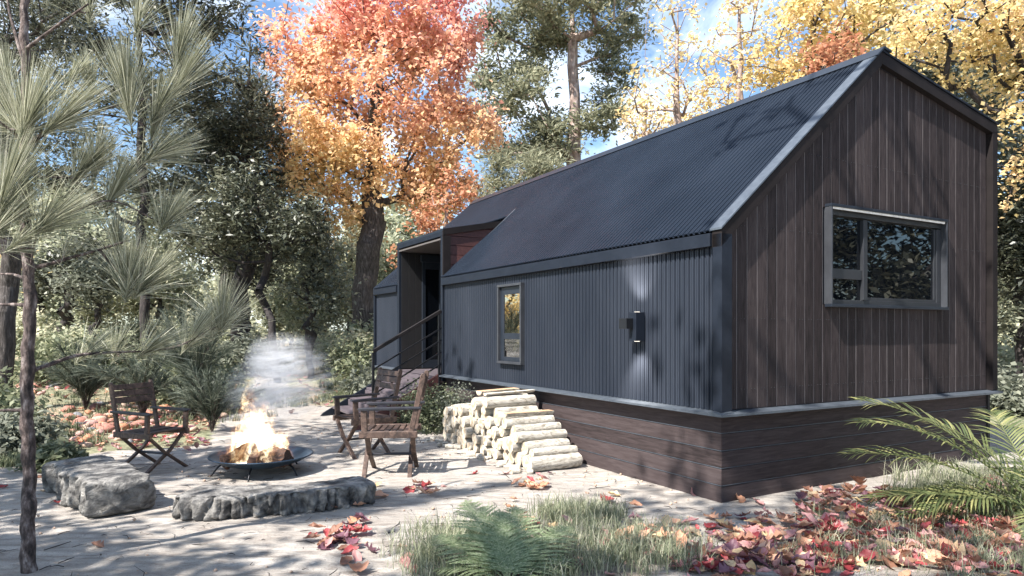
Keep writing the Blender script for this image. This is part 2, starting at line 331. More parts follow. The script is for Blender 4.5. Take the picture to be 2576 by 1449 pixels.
fl = ramp(nt, tex(nt, 9, 6, .7), [(.3, (.08, .06, .045)), (.42, (.22, .18, .13)), (.5, (.32, .30, .20)), (.58, (.42, .27, .19)), (.68, (.58, .50, .40))])
fl = mix(nt, ramp(nt, tex(nt, .35, 4), [(.42, (0, 0, 0)), (.6, (1, 1, 1))]), fl, ramp(nt, tex(nt, 14, 5), [(.3, (.10, .11, .06)), (.6, (.30, .30, .19)), (.7, (.46, .42, .29))]))
so = ramp(nt, tex(nt, 20, 5), [(.3, (.10, .08, .06)), (.55, (.26, .22, .17)), (.7, (.45, .40, .33))])
def att(n):
    a = N(nt, 'Attribute'); a.attribute_name = n; return a.outputs['Fac']
def edged(n, k=.5): return ramp(nt, math_(nt, 'ADD', att(n), math_(nt, 'MULTIPLY', math_(nt, 'SUBTRACT', tex(nt, 3.2, 6, .7), .5), k)), [(.4, (0, 0, 0)), (.58, (1, 1, 1))])
col = mix(nt, math_(nt, 'MULTIPLY', edged('soil', .9), .8), sand, so); col = mix(nt, edged('litter', .8), col, fl)
nt.links.new(col, p.inputs['Base Color'])
h = math_(nt, 'ADD', math_(nt, 'MULTIPLY', mid, .8), math_(nt, 'MULTIPLY', fine, .18)); bp = N(nt, 'Bump', Strength=1.0, Distance=.07)
nt.links.new(h, bp.inputs['Height']); nt.links.new(bp.outputs[0], p.inputs['Normal']); nt.links.new(p.outputs[0], out.inputs[0]); M['ground'] = m
obj('ground', gm, M['ground'], kind='structure')

# ================================================================= CABIN
house = thing('black_cabin', 'long dark cabin with corrugated steel side, steep metal roof and brown board gable', 'cabin', (CX, CY, 0), YAW)
LEN, WID = 9.95, 4.74; ZF = .855; SL = .872; ZE = 2.53; RA = 2.37; ZR = 4.65; ZER = 4.215
def zroof(a): return ZE + SL * (a + .06) if a < RA else ZR - (ZR - ZER) * (a - RA) / (WID - RA)
D0, D1, DA = 6.27, 8.42, 1.30                # entrance opening along the wall and how far it cuts the roof
def corr(b0, b1, P, amp=.019, pitch=.066):
    """corrugated sheet: P(b, off) gives the two edge points of the sheet at b"""
    prof = [(0, 0), (.26, 0), (.36, 1), (.50, 1), (.56, .55), (.66, .55), (.72, 1), (.86, 1), (.96, 0)]
    bs = []; b = b0
    while b < b1:
        for q, h in prof:
            if b + q * pitch < b1: bs.append((b + q * pitch, h * amp))
        b += pitch
    bs.append((b1, 0)); V = []
    for bb, h in bs: V += list(P(bb, h))
    return V, [(2 * i, 2 * i + 2, 2 * i + 3, 2 * i + 1) for i in range(len(bs) - 1)]
def corrugated_wall(b0, b1, name):
    mb = MB(); V, Fs = corr(b0, b1, lambda b, h: ((-.006 - h, b, ZF + .006), (-.006 - h, b, 2.50))); mb.add(V, Fs)
    return mb.build(name, M['metal_wall'], house)
corrugated_wall(.05, D0, 'corrugated_wall'); corrugated_wall(D1 + .1, LEN - .05, 'corrugated_wall')
mb = MB(); nz = np.array([-SL, 1]) / math.hypot(SL, 1)
def roofstrip(b0, b1, a0):
    def P(b, h): return ((a0 + nz[0] * h, b, zroof(a0) + nz[1] * h), (RA + nz[0] * h, b, ZR - .01 + nz[1] * h))
    V, Fs = corr(b0, b1, P, .023, .070); mb.add(V, Fs)
roofstrip(.06, D0 + .02, -.07); roofstrip(D0 + .02, D1 + .08, DA - .05); roofstrip(D1 + .08, LEN, -.07)
mb.build('roof_front_slope', M['metal_roof'], house)
mb = MB(); mb.prism([(RA, ZR - .03), (WID, ZER - .03), (WID, ZER - .12), (RA, ZR - .14)], 'y', .0, LEN); mb.build('roof_back_slope', M['metal_roof'], house)
# hidden inner shell that closes the body
mb = MB()
mb.box(WID - .06, WID - .01, 0, LEN, 0, ZER - .12); mb.prism([(0, 0), (WID - .06, 0), (WID - .06, ZER - .14), (RA, ZR - .16), (.02, ZE - .02)], 'y', LEN - .06, LEN - .01)
mb.box(.025, .06, .12, D0, ZF + .01, 2.48); mb.box(.025, .06, D1 + .1, LEN - .07, ZF + .01, 2.48)
mb.prism([(.0, ZE - .03), (RA, ZR - .06), (RA, ZR - .10), (.0, ZE - .07)], 'y', .1, D0); mb.prism([(.0, ZE - .03), (RA, ZR - .06), (RA, ZR - .10), (.0, ZE - .07)], 'y', D1 + .1, LEN - .07)
mb.prism([(.06, .1), (WID - .06, .1), (WID - .06, ZER - .14), (RA, ZR - .16), (.06, ZE - .03)], 'y', .055, .10)
mb.build('inner_wall', M['dark'], house)
# gable boards
NB = 33; bw = (WID - .16) / NB; mb = MB(); gr = MB()
WA0, WA1, WZ0, WZ1 = 1.50, 3.65, 1.85, 2.915
def boardpoly(a0, a1, z0, z1f):
    pts = [(a0, z0), (a1, z0), (a1, z1f(a1))]
    if a0 < RA < a1: pts.append((RA, z1f(RA)))
    pts.append((a0, z1f(a0))); return pts
top = lambda a: zroof(a) - .07
for i in range(NB):
    a0 = .08 + i * bw; a1 = a0 + bw - .011; y0 = .008 + .003 * random.random()
    if a1 > WA0 + .02 and a0 < WA1 - .02:
        mb.prism(boardpoly(a0, a1, ZF + .01, lambda a: WZ0 + .03), 'y', y0, .04); mb.prism(boardpoly(a0, a1, WZ1 - .03, top), 'y', y0, .04)
    else: mb.prism(boardpoly(a0, a1, ZF + .01, top), 'y', y0, .04)
mb.build('gable_board_wall', M['board'], house)
for i in range(1, NB):
    a0 = .08 + i * bw - .009; a1 = a0 + .0050
    if a1 > WA0 and a0 < WA1:
        gr.prism(boardpoly(a0, a1, ZF + .012, lambda a: WZ0 + .03), 'y', .0105, .05); gr.prism(boardpoly(a0, a1, WZ1 - .03, lambda a: top(a) - .004), 'y', .0105, .05)
    else: gr.prism(boardpoly(a0, a1, ZF + .012, lambda a: top(a) - .004), 'y', .0105, .05)
gr.build('painted_groove_lines', M['groove'], house)  # added pale strips imitate sun caught in the grooves between boards
mb = MB(); mb.prism([(.05, ZF), (WID - .05, ZF), (WID - .05, ZER - .1), (RA, ZR - .1), (.05, ZE - .02)], 'y', .041, .054); mb.build('gable_backing', M['dark'], house)
# nail heads
nm_ = MB()
for i in range(NB):
    for q in (.35, .65):
        a = .08 + i * bw + bw * q
        for z in (1.05, 1.72, 2.6, 3.4):
            if z < top(a) - .1 and not (WA0 - .03 < a < WA1 + .03 and WZ0 - .05 < z < WZ1 + .05): nm_.box(a - .003, a + .003, .002, .009, z - .003, z + .003)
nm_.build('board_nails', M['sash'], house)
# frame round the gable
FB0, FB1 = -.09, .055
mb = MB(); mb.box(-.06, .075, FB0 + .03, FB1, ZF, ZE - .03); mb.build('corner_post', M['trim'], house, bevel=.003)
mb = MB(); mb.box(WID - .065, WID + .05, FB0 + .03, FB1 + .1, ZF, ZER - .10); mb.build('corner_post', M['verge'], house, bevel=.003)
def rake(a0, z0, a1, z1, t, name, mat, b0=FB0 + .03, b1=.12):
    mb = MB(); mb.prism([(a0, z0), (a1, z1), (a1, z1 - t), (a0, z0 - t)], 'y', b0, b1); return mb.build(name, mat, house, bevel=.002)
rake(-.06, ZE, RA, ZR, .155, 'verge_board', M['verge'], b1=.06); rake(RA, ZR - .012, WID + .05, ZER - .02, .125, 'verge_board', M['verge'])
rake(-.075, ZE + .022, RA - .0, ZR + .030, .022, 'verge_cap', M['trim_light'], FB0 + .02, .075)
rake(RA + .001, ZR + .018, WID + .07, ZER + .012, .022, 'verge_cap', M['trim'], FB0 + .02, .14)
mb = MB(); mb.prism([(RA - .13, ZR - .075), (RA - .0, ZR + .045), (RA + .13, ZR + .02), (RA + .13, ZR - .0), (RA, ZR + .02), (RA - .12, ZR - .085)], 'y', FB0 + .0, LEN + .02); mb.build('ridge_cap', M['trim_mid'], house)
mb = MB(); mb.box(-.085, .0, .065, D0 - .0, ZE - .145, ZE - .02); mb.build('eave_fascia', M['trim'], house, bevel=.004)
mb = MB(); mb.box(-.085, .0, D1 + .1, LEN, ZE - .145, ZE - .02); mb.build('eave_fascia', M['trim'], house, bevel=.004)
mb = MB(); mb.box(-.075, .05, LEN - .05, LEN + .02, ZF, ZE - .15); mb.build('corner_post', M['trim'], house, bevel=.003)
mb = MB(); mb.prism([(-.07, ZE + .012), (RA, ZR + .01), (RA, ZR - .12), (-.07, ZE - .12)], 'y', LEN + .003, LEN + .05); mb.build('verge_board', M['trim'], house)
# drip trim: sloping top, nose
def drip(y0, y1):
    mb = MB(); mb.prism([(-.12, ZF - .036), (-.12, ZF - .014), (.0, ZF + .004), (.06, ZF + .004), (.06, ZF - .036)], 'y', y0, y1); return mb
mb = drip(-.10, D0); mb.build('drip_trim', M['trim_light'], house); mb = drip(D1 + .1, LEN + .02); mb.build('drip_trim', M['trim_light'], house)
mb = MB(); mb.prism([(-.12, ZF - .036), (-.12, ZF - .014), (.0, ZF + .003), (.05, ZF + .003), (.05, ZF - .036)], 'x', -.118, WID + .06)
mb.build('drip_trim', M['trim_light'], house)
# skirt boards
mb = MB(); g2 = MB(); nb = 5; hb = (ZF - .04) / nb
for i in range(nb):
    z0 = i * hb + .0; z1 = z0 + hb - .012
    mb.box(.02, .06, .022, LEN, z0, z1); mb.box(.021, WID, .02, .06, z0 + .0005, z1)
    if i < nb - 1:
        g2.box(.016, .065, .018, LEN, z1 + .0055, z1 + .0115); g2.box(.0175, WID, .0165, .065, z1 + .0057, z1 + .0112)
mb.build('skirt_board_wall', M['skirt'], house, bevel=.002); g2.build('painted_skirt_edge_light', M['trim_light'], house)  # pale edge strips paint in the light along the skirt board tops
mb = MB(); mb.box(.045, WID - .02, .062, .08, -.1, ZF - .04); mb.box(.062, .08, .08, LEN - .02, -.1, ZF - .04); mb.build('skirt_backing', M['dark'], house)
# ---- windows (a window is a part, its frame, bars and panes are sub-parts)
def fr(name, boxes, mat, par, bevel=.002):
    mb = MB()
    for b in boxes: mb.box(*b)
    return mb.build(name, mat, par, bevel=bevel)
# gable window, plane y = 0, outside is -y
T = .026
w = thing('gable_window', None, None); w.parent = house
fr('window_jamb', [(WA0, WA0 + T, -.065, .05, WZ0 + .0305, WZ1 - .0305)], M['frame_light'], w); fr('window_jamb', [(WA1 - T, WA1, -.065, .05, WZ0 + .0305, WZ1 - .0305)], M['frame_light'], w)
fr('window_head', [(WA0 - .004, WA1 + .004, -.07, .05, WZ1 - .030, WZ1)], M['trim_mid'], w); fr('window_sill', [(WA0 - .004, WA1 + .004, -.075, .05, WZ0, WZ0 + .03)], M['trim_mid'], w)
fr('painted_sun_strip', [(WA0 + T, WA1 - T - .02, -.055, -.04, WZ1 - .052, WZ1 - .031)], flat('pale_strip', (.72, .70, .66), .4), w, 0)  # pale painted strip stands in for sunlight along the window head's lower edge
mA = 2.115; x0, x1 = WA0 + T + .001, WA1 - T - .001; z0, z1 = WZ0 + .031, WZ1 - .031
fr('window_frame', [(x0, x1, .0, .045, z1 - .07, z1), (x0, x1, .0, .045, z0, z0 + .05), (x0, x0 + .022, .0, .045, z0 + .051, z1 - .086), (x1 - .09, x1, .0, .045, z0 + .051, z1 - .086), (mA, mA + .07, -.012, .045, z0 + .051, z1 - .086),
    (x0 + .023, mA - .001, .005, .045, z0 + .27, z0 + .375)], M['sash'], w)
fr('sash_frame', [(mA + .071, x1 - .091, .012, .045, z0 + .051, z0 + .085), (x1 - .125, x1 - .092, .012, .045, z0 + .086, z1 - .087)], M['sash'], w)
for a0, a1, c0, c1 in ((x0 + .022, mA, z0 + .376, z1 - .086), (x0 + .022, mA, z0 + .05, z0 + .269), (mA + .07, x1 - .125, z0 + .085, z1 - .086)):
    fr('pane', [(a0, a1, .028, .034, c0, c1)], M['glass'], w, 0)
# long side window, plane x = -.03
B0, B1, Z0, Z1 = 3.545, 4.235, 1.135, 2.27; Tt = .035
w = fr('side_window', [(-.085, .02, B0, B0 + Tt, Z0 + Tt, Z1 - Tt), (-.085, .02, B1 - Tt, B1, Z0 + Tt, Z1 - Tt), (-.087, .02, B0, B1, Z1 - Tt + .0005, Z1), (-.09, .02, B0, B1, Z0, Z0 + Tt - .0005)], M['frame_light'], house)
y0, y1, q0, q1 = B0 + Tt + .001, B1 - Tt - .001, Z0 + Tt + .001, Z1 - Tt - .001
fr('window_frame', [(-.045, .02, y0, y0 + .05, q0, q1), (-.045, .02, y1 - .10, y1, q0, q1), (-.044, .02, y0 + .051, y1 - .101, q1 - .11, q1), (-.044, .02, y0 + .051, y1 - .101, q0, q0 + .06), (-.042, .02, y0 + .051, y1 - .101, q0 + .315, q0 + .40)], M['trim_mid'], w)
fr('pane', [(-.034, -.028, y0 + .05, y1 - .10, q0 + .40, q1 - .11)], M['mirror'], w, 0); fr('pane', [(-.034, -.028, y0 + .05, y1 - .10, q0 + .06, q0 + .315)], M['mirror'], w, 0)
# ---- entrance dormer
ZT = 3.36
zt = lambda a: ZT + .20 * (a + .05)
en = thing('entrance_porch', None, None); en.parent = house
mb = MB(); mb.box(-.055, .0, D0, D0 + .085, .74, ZT - .12); mb.build('porch_post', M['trim'], en, bevel=.003)
mb = MB(); mb.box(-.055, .0, D1, D1 + .10, .74, ZT - .12); mb.build('porch_post', M['trim'], en, bevel=.003)
mb = MB(); mb.box(-.057, .0, D0, D1 + .10, ZT - .12, ZT); mb.build('porch_lintel', M['trim'], en, bevel=.003)
mb = MB(); mb.prism([(-.058, ZT + .001), (DA + .15, zt(DA + .15)), (DA + .15, zt(DA + .15) - .05), (-.058, ZT - .04)], 'y', D0 - .02, D1 + .12); mb.build('porch_roof', M['metal_roof'], en)
for yy, nm in ((D0, 'a'), (D1 + .06, 'b')):
    # cheek: horizontal boards above the roof slope, clipped along the slope
    mb = MB(); z = ZE - .1; k = 0
    while z < 3.65:
        zz0, zz1 = z, z + .158; am = lambda q: (q - ZE) / SL - .06 + .06
        at0 = max(.0, (zz0 - ZT) / .20 - .1) if zz0 > ZT else 0
        lo = [(.0, zz0), (max(.02, am(zz0)), zz0), (max(.03, am(zz1)), zz1), (.0, zz1)]
        if zz1 > ZT: 
            lo = [(max(0, (zz0 - ZT) / .2), zz0), (max(.02, am(zz0)), zz0), (am(zz1), zz1), (max(0, (zz1 - ZT) / .2), zz1)]
        if lo[1][0] > lo[0][0]: mb.prism(lo, 'y', yy + .0 + .002 * (k % 2), yy + .04)
        z += .165; k += 1
    mb.build('cheek_boards', M['redboard'], en, bevel=.003)
mb = MB(); mb.prism([(-.055, ZT - .002), (DA + .02, zt(DA + .02) - .002), (DA - .11, zt(DA) - .13), (-.055, ZT - .11)], 'y', D0 - .035, D0 - .003); mb.build('cheek_trim', M['verge'], en)
mb = MB(); mb.box(-.055, .085, D0 - .033, D0 - .002, ZE - .16, ZT - .112); mb.build('cheek_trim', M['verge'], en)
mb = MB(); mb.prism([(.03, ZE + .05), (DA + .06, zroof(DA + .06) + .055), (DA + .06, zroof(DA + .06) + .01), (-.05, ZE - .01), (-.05, ZE + .02)], 'y', D0 - .07, D0 - .036); mb.build('roof_flashing', M['trim_light'], en)
# recess: side walls, back, ceiling, floor
mb = MB(); H2 = 3.18
for i in range(9): mb.box(.001 + i * .15, .146 + i * .15, D1 - .002, D1 + .03, ZF, H2)
mb.build('recess_boards', M['recess'], en, bevel=.002)
mb = MB(); mb.box(1.36, 1.40, D0, D1, ZF - .02, H2); mb.box(.0, 1.36, D0 + .042, D0 + .07, ZF, H2); mb.box(0, 1.4, D1 + .031, D1 + .058, 0, H2 + .1); mb.build('recess_wall', M['dark'], en)
mb = MB(); mb.box(-.054, 1.36, D0 + .001, D1, H2, H2 + .03); mb.build('recess_ceiling', flat('soffit', (.09, .08, .075)), en)
mb = MB()
for i in range(9): mb.box(.0 + i * .15, .144 + i * .15, D0 + .02, D1 - .004, ZF - .06, ZF - .02)
mb.build('porch_floor', M['step'], en)
door = fr('entrance_door', [(.43, .50, D1 - .045, D1 - .004, ZF, 3.0), (.80, .90, D1 - .06, D1 - .004, ZF, 3.0), (.40, 1.0, D1 - .065, D1 - .004, 3.001, 3.14), (.501, .799, D1 - .045, D1 - .004, ZF, ZF + .16), (.501, .799, D1 - .045, D1 - .004, 2.86, 3.0)], M['trim_mid'], house)
fr('pane', [(.50, .80, D1 - .03, D1 - .024, ZF + .16, 2.86)], M['glass'], door, 0); fr('door_handle', [(.815, .84, D1 - .12, D1 - .095, 1.65, 2.1), (.82, .835, D1 - .095, D1 - .06, 1.7, 1.72), (.82, .835, D1 - .095, D1 - .06, 2.02, 2.04)], M['iron'], door)
# ---- wall lamp
lb = 1.085
lp = fr('wall_lamp', [(-.155, -.035, lb - .055, lb + .055, 1.495, 1.80)], M['trim'], house, .002)
fr('lamp_block', [(-.245, -.157, lb - .01, lb + .115, 1.625, 1.735)], M['iron'], lp, .002)
mm, nt, out = newmat('lamp_glow'); e = N(nt, 'Emission', Strength=1.5); e.inputs[0].default_value = (1, .9, .78, 1); nt.links.new(e.outputs[0], out.inputs[0]); M['glow'] = mm
fr('lamp_lens', [(-.115, -.075, lb - .02, lb + .02, 1.8005, 1.804), (-.115, -.075, lb - .02, lb + .02, 1.491, 1.4945)], M['glow'], lp, 0)
for sgn, z in ((1, 1.815), (-1, 1.48)):
    l = bpy.data.lights.new('lamp_beam', 'SPOT'); l.energy = 34; l.color = (1, .90, .80); l.spot_size = R(84); l.spot_blend = 1.0; l.shadow_soft_size = .05
    o = bpy.data.objects.new('lamp_beam', l); C.objects.link(o); o.parent = house; o.location = (-.21, lb, z + .01 * sgn)
    o.rotation_euler = Vector((.38, 0, sgn)).to_track_quat('-Z', 'Y').to_euler()

# ================================================================= STAIRS
st = thing('entry_stairs', 'dark stairs with sloping brown handrail and thin bars up to the entrance', 'stairs', (CX, CY, 0), YAW)
nst = 4; rise_ = (ZF - .02) / (nst + 1); tread = .33; L0 = D0 + .09; L1 = D1 - .03
for i in range(nst):
    x1 = -.07 - i * tread; z = ZF - .03 - (i + 1) * rise_ + .02
    mb = MB(); mb.box(x1 - tread, x1, L0, L1, z - .045, z); mb.box(x1 - .03, x1 - .0, L0 + .005, L1 - .005, z + .001, z + rise_ - .047); mb.build('step', [M['step']], st, bevel=.004)
for yy in (D0 + .04, D1 - .025):
    mb = MB(); mb.prism([(-.07, ZF + .03), (-1.56, .06), (-1.66, -.05), (-1.2, -.05), (-.07, .50)], 'y', yy, yy + .045); mb.build('stringer', M['redboard'] if yy < 7 else M['trim'], st, bevel=.003)
hr0 = Vector((-.06, D0 + .04, 1.95)); hr1 = Vector((-1.27, D0 + .04, 1.27))
mb = MB(); mb.beam(hr0, hr1, .038, .062); mb.build('handrail', M['handrail'], st, bevel=.008)
for k in range(4):
    dz = -.30 - .205 * k; q = 1.0
    a = hr0 + Vector((0, 0, dz)); b = hr1 + Vector((0, 0, dz)); mb = MB(); mb.beam(a, b, .02, .024); mb.build('rail_bar', M['iron'], st)
mb = MB(); mb.beam((hr1.x, hr1.y, -.05), (hr1.x, hr1.y, hr1.z - .02), .04, .04, up=(1, 0, 0)); mb.build('rail_post', M['iron'], st, bevel=.003)
mb = MB(); mb.beam((-.10, hr1.y, .60), (-.10, hr1.y, hr0.z - .05), .035, .035, up=(1, 0, 0)); mb.build('rail_post', M['iron'], st, bevel=.003)

# ================================================================= CHAIRS  (local: faces +x, origin on the ground under the seat)
def chair():
    t = thing('folding_chair', 'chair', 'chair')
    mb = MB()
    for i in range(8): mb.beam((-.25 + i * .068, -.27, .478 + .008 * math.sin(i)), (-.25 + i * .068, .27, .478 + .006 * math.sin(i * 2)), .052, .018)
    mb.build('seat', M['chair'], t, bevel=.004)
    for s in (-1, 1):
        mb = MB(); mb.beam((-.30, s * .285, .455), (.30, s * .285, .455), .042, .07); mb.build('seat_rail', M['chair'], t, bevel=.006)
        pts = [Vector((.03, 0, .0)) ]
        mb = MB(); mb.beam((-.22, s * .285, .42), (-.36, s * .285, 1.06), .036, .055, up=(1, 0, 0)); mb.tube([(-.358, s * .285 - .018, 1.06), (-.358, s * .285 + .018, 1.06)], .028, 10); mb.build('back_upright', M['chair'], t, bevel=.006)
        mb = MB(); mb.prism([(-.34, .715), (.26, .70), (.31, .712), (.31, .728), (.26, .735), (-.34, .745)], 'y', s * .285 - .033, s * .285 + .033); mb.build('armrest', M['chairdark'], t, bevel=.010, seg=2)
        mb = MB(); mb.beam((.24, s * .285, .44), (.25, s * .285, .705), .04, .062, up=(1, 0, 0)); mb.build('arm_post', M['chair'], t, bevel=.006)
        x = s * .235
        for d in (-1, 1):
            mb = MB(); o_ = d * .016; mb.beam((x + o_, -d * .27, .44), (x + o_ + .01, -d * .06, .24), .028, .05, up=(1, 0, 0)); mb.beam((x + o_ + .01, -d * .06, .24), (x + o_, d * .30, -.01), .028, .05, up=(1, 0, 0), w2=.032, h2=.044); mb.build('leg', M['chair'], t, bevel=.004)
    mb = MB(); mb.tube([(-.235, 0, .205), (.235, 0, .205)], .016, 8); mb.build('stretcher', M['chairdark'], t)
    mb = MB()
    for i, (z, h) in enumerate(((.865, .075), (.945, .075), (1.022, .068))):
        q = (z - .42) / .64; x = -.22 - .14 * q + .022
        mb.beam((x, -.30, z), (x, .30, z + .004 * (i - 1)), .016, h, up=(-.21, 0, 1))
    mb.build('backrest', M['chair'], t, bevel=.004)
    return t
c0 = chair(); ang = lambda dx, dy: math.atan2(dy, dx)
def place(o, x, y, rz, sc, label): o.location = (x, y, .0); o.rotation_euler = (0, 0, rz); o.scale = (sc,) * 3; o['label'] = label; o['group'] = 'wooden chairs round the fire bowl'
c1 = copy_tree(c0); c2 = copy_tree(c0)
place(c0, -4.18, 7.93, ang(.93, -.36), .93, 'dark weathered wooden armchair with crossed legs left of the fire, behind the block-shaped stone')
place(c1, -1.92, 8.88, ang(-.80, -.60), 1.02, 'brown wooden armchair with plank back showing, the farther of two right of the fire')
place(c2, -1.36, 7.70, ang(-.99, -.06), 1.05, 'brown wooden armchair seen from its side, the nearer of two right of the fire')

# ================================================================= FIRE BOWL
fx, fy = -2.83, 7.72
bw_ = thing('fire_bowl', 'shallow blued steel fire bowl on thin bent legs, full of flames', 'fire bowl', (fx, fy, 0))
mb = MB(); prof = [(.0, .085), (.16, .09), (.32, .115), (.44, .155), (.535, .205), (.56, .212), (.565, .203), (.54, .192), (.44, .138), (.32, .098), (.16, .072), (.0, .066)]; k = 64
V = []; 
for r_, z_ in prof:
    for j in range(k): V.append((r_ * math.cos(2 * math.pi * j / k), r_ * math.sin(2 * math.pi * j / k), z_ + .0))
Fs = [(i * k + j, i * k + (j + 1) % k, (i + 1) * k + (j + 1) % k, (i + 1) * k + j) for i in range(len(prof) - 1) for j in range(k)]
mb.add(V, Fs); mb.build('bowl', M['bowl'], bw_, smooth=True)
for t_ in (R(200), R(275), R(335), R(60), R(125)):
    c, s = math.cos(t_), math.sin(t_); pts = [(c * .40, s * .40, .125), (c * .45, s * .45, .10), (c * .49, s * .49, .05), (c * .52, s * .52, .005), (c * .56, s * .56, .0)]
    mb = MB(); mb.tube(pts, [.010, .011, .010, .009, .007], 8); mb.build('leg', M['iron'], bw_, smooth=True)
def rough_log(mb, p, q, r, k=14, n=9, jag=.12, mi_end=None, seed=0):
    p, q = Vector(p), Vector(q); d = (q - p).normalized(); a = d.cross(Vector((0, 0, 1))).normalized(); b = a.cross(d); V = []
    for i in range(n):
        t_ = i / (n - 1); c = p.lerp(q, t_)
        for j in range(k):
            th = 2 * math.pi * j / k; rr = r * (1 + jag * mnoise.noise(Vector((math.cos(th) * 1.4 + seed * 3.1, math.sin(th) * 1.4, t_ * 2.0 + seed))) + jag * .5 * mnoise.noise(Vector((math.cos(th) * 4 + seed, math.sin(th) * 4, t_ * 5))))
            if i in (0, n - 1): rr *= .93
            V.append(c + (a * math.cos(th) + b * math.sin(th)) * rr)
    Fs = [(i * k + j, (i + 1) * k + j, (i + 1) * k + (j + 1) % k, i * k + (j + 1) % k) for i in range(n - 1) for j in range(k)]; mb.add(V, Fs, 0)
    mb.add([V[j] for j in range(k)], [tuple(range(k))], 1); mb.add([V[(n - 1) * k + j] for j in range(k)], [tuple(reversed(range(k)))], 1)
fl_ = [((-.33, -.26, .16), (-.06, -.02, .27), .085, 'split log with charred edges burning at the left of the fire bowl'), ((.02, -.30, .17), (.06, .20, .20), .075, 'charred log lying across the middle of the fire bowl'), ((.36, -.20, .19), (.10, -.02, .21), .085, 'black charred log burning at the right of the fire bowl')]
for i, (p, q, r_, lb_) in enumerate(fl_):
    mb = MB(); rough_log(mb, p, q, r_, jag=.6, seed=i + 5, n=12); o = mb.build('burning_log', [M['char'], M['char']], None, label=lb_, cat='log', group='logs burning in the fire bowl'); o.location = (fx, fy, 0)
# flames: hot gas as an emitting volume inside a closed skin
V = []; k = 20; n = 12
for i in range(n):
    t_ = i / (n - 1); z = .10 + 1.02 * t_; r_ = .54 * (math.sin(min(1, t_ * 3 + .5) * math.pi / 2)) * (1 - t_ * .62)
    for j in range(k): V.append((r_ * math.cos(2 * math.pi * j / k) - .10 * t_, r_ * math.sin(2 * math.pi * j / k) + .05, z))
mb = MB(); mb.add(V, [(i * k + j, i * k + (j + 1) % k, (i + 1) * k + (j + 1) % k, (i + 1) * k + j) for i in range(n - 1) for j in range(k)] + [tuple(reversed(range(k))), tuple((n - 1) * k + j for j in range(k))])
m, nt, out = newmat('flame_gas'); tc = N(nt, 'TexCoord'); sx = N(nt, 'SeparateXYZ')
mp = N(nt, 'Mapping'); mp.inputs['Scale'].default_value = (1, 1, .55); nt.links.new(tc.outputs['Object'], mp.inputs[0])
n1 = N(nt, 'TexNoise', Scale=5.0, Detail=3.5, Roughness=.6, Distortion=.8); nt.links.new(mp.outputs[0], n1.inputs['Vector'])
vm = N(nt, 'VectorMath', operation='SUBTRACT'); nt.links.new(n1.outputs['Color'], vm.inputs[0]); vm.inputs[1].default_value = (.5, .5, .5)
sxz = N(nt, 'SeparateXYZ'); nt.links.new(tc.outputs['Object'], sxz.inputs[0])
amp = math_(nt, 'ADD', math_(nt, 'MULTIPLY', sxz.outputs[2], 1.35), .16); vs = N(nt, 'VectorMath', operation='SCALE'); nt.links.new(vm.outputs[0], vs.inputs[0]); nt.links.new(amp, vs.inputs['Scale'])
va = N(nt, 'VectorMath', operation='ADD'); nt.links.new(tc.outputs['Object'], va.inputs[0]); nt.links.new(vs.outputs[0], va.inputs[1]); nt.links.new(va.outputs[0], sx.inputs[0])
xx = math_(nt, 'ADD', sx.outputs[0], math_(nt, 'MULTIPLY', sx.outputs[2], .10)); rr = math_(nt, 'SQRT', math_(nt, 'ADD', math_(nt, 'MULTIPLY', xx, xx), math_(nt, 'MULTIPLY', math_(nt, 'MULTIPLY', sx.outputs[1], sx.outputs[1]), 1.8)))
zc = sx.outputs[2]; Rz = math_(nt, 'SUBTRACT', .43, math_(nt, 'MULTIPLY', math_(nt, 'POWER', math_(nt, 'MAXIMUM', math_(nt, 'SUBTRACT', zc, .16), 0.0), 1.1), .56))
dd = math_(nt, 'MULTIPLY', math_(nt, 'SUBTRACT', Rz, rr), 9.0, True)
n2 = N(nt, 'TexNoise', Scale=14.0, Detail=3, Roughness=.6, Distortion=1.5); nt.links.new(mp.outputs[0], n2.inputs['Vector'])
fil = ramp(nt, n2.outputs[0], [(.42, (.10, .10, .10)), (.56, (1, 1, 1))]); dens = math_(nt, 'MULTIPLY', dd, fil)
emc = ramp(nt, math_(nt, 'ADD', dd, math_(nt, 'MULTIPLY', sxz.outputs[2], -.25)), [(.0, (1, .22, .04)), (.35, (1, .42, .12)), (.7, (1, .72, .38)), (1, (1, .86, .62))])
em = N(nt, 'Emission'); nt.links.new(emc, em.inputs[0]); nt.links.new(math_(nt, 'MULTIPLY', math_(nt, 'POWER', dens, 2.1), 9.5), em.inputs[1]); nt.links.new(em.outputs[0], out.inputs['Volume'])
o = mb.build('flames', m, None, label='bright yellow and orange flames leaping from the steel fire bowl', cat='fire'); o.location = (fx, fy, 0)

# ================================================================= SMOKE
def curve(pts, n):
    pts = [np.array(p, float) for p in pts]; out_ = []
    for i in range(n):
        t_ = i / (n - 1) * (len(pts) - 1); k = min(int(t_), len(pts) - 2); f = t_ - k
        p0 = pts[max(k - 1, 0)]; p1 = pts[k]; p2 = pts[k + 1]; p3 = pts[min(k + 2, len(pts) - 1)]
        out_.append(.5 * (2 * p1 + (p2 - p0) * f + (2 * p0 - 5 * p1 + 4 * p2 - p3) * f * f + (3 * p1 - p0 - 3 * p2 + p3) * f ** 3))
    return out_
NS = 24; cp = curve([W(634, 1045, 7.85), W(645, 1010, 8.5), W(688, 978, 9.5), W(738, 955, 10.6), W(722, 930, 12.2), W(680, 908, 14.5), W(655, 893, 17)], NS)
rad = np.interp(range(NS), [0, 3, 8, 13, 18, NS - 1], [.24, .44, .66, .74, .66, .36]); k = 16; V = []
ya, yb = cp[0][1] - .1, cp[-1][1] + .1
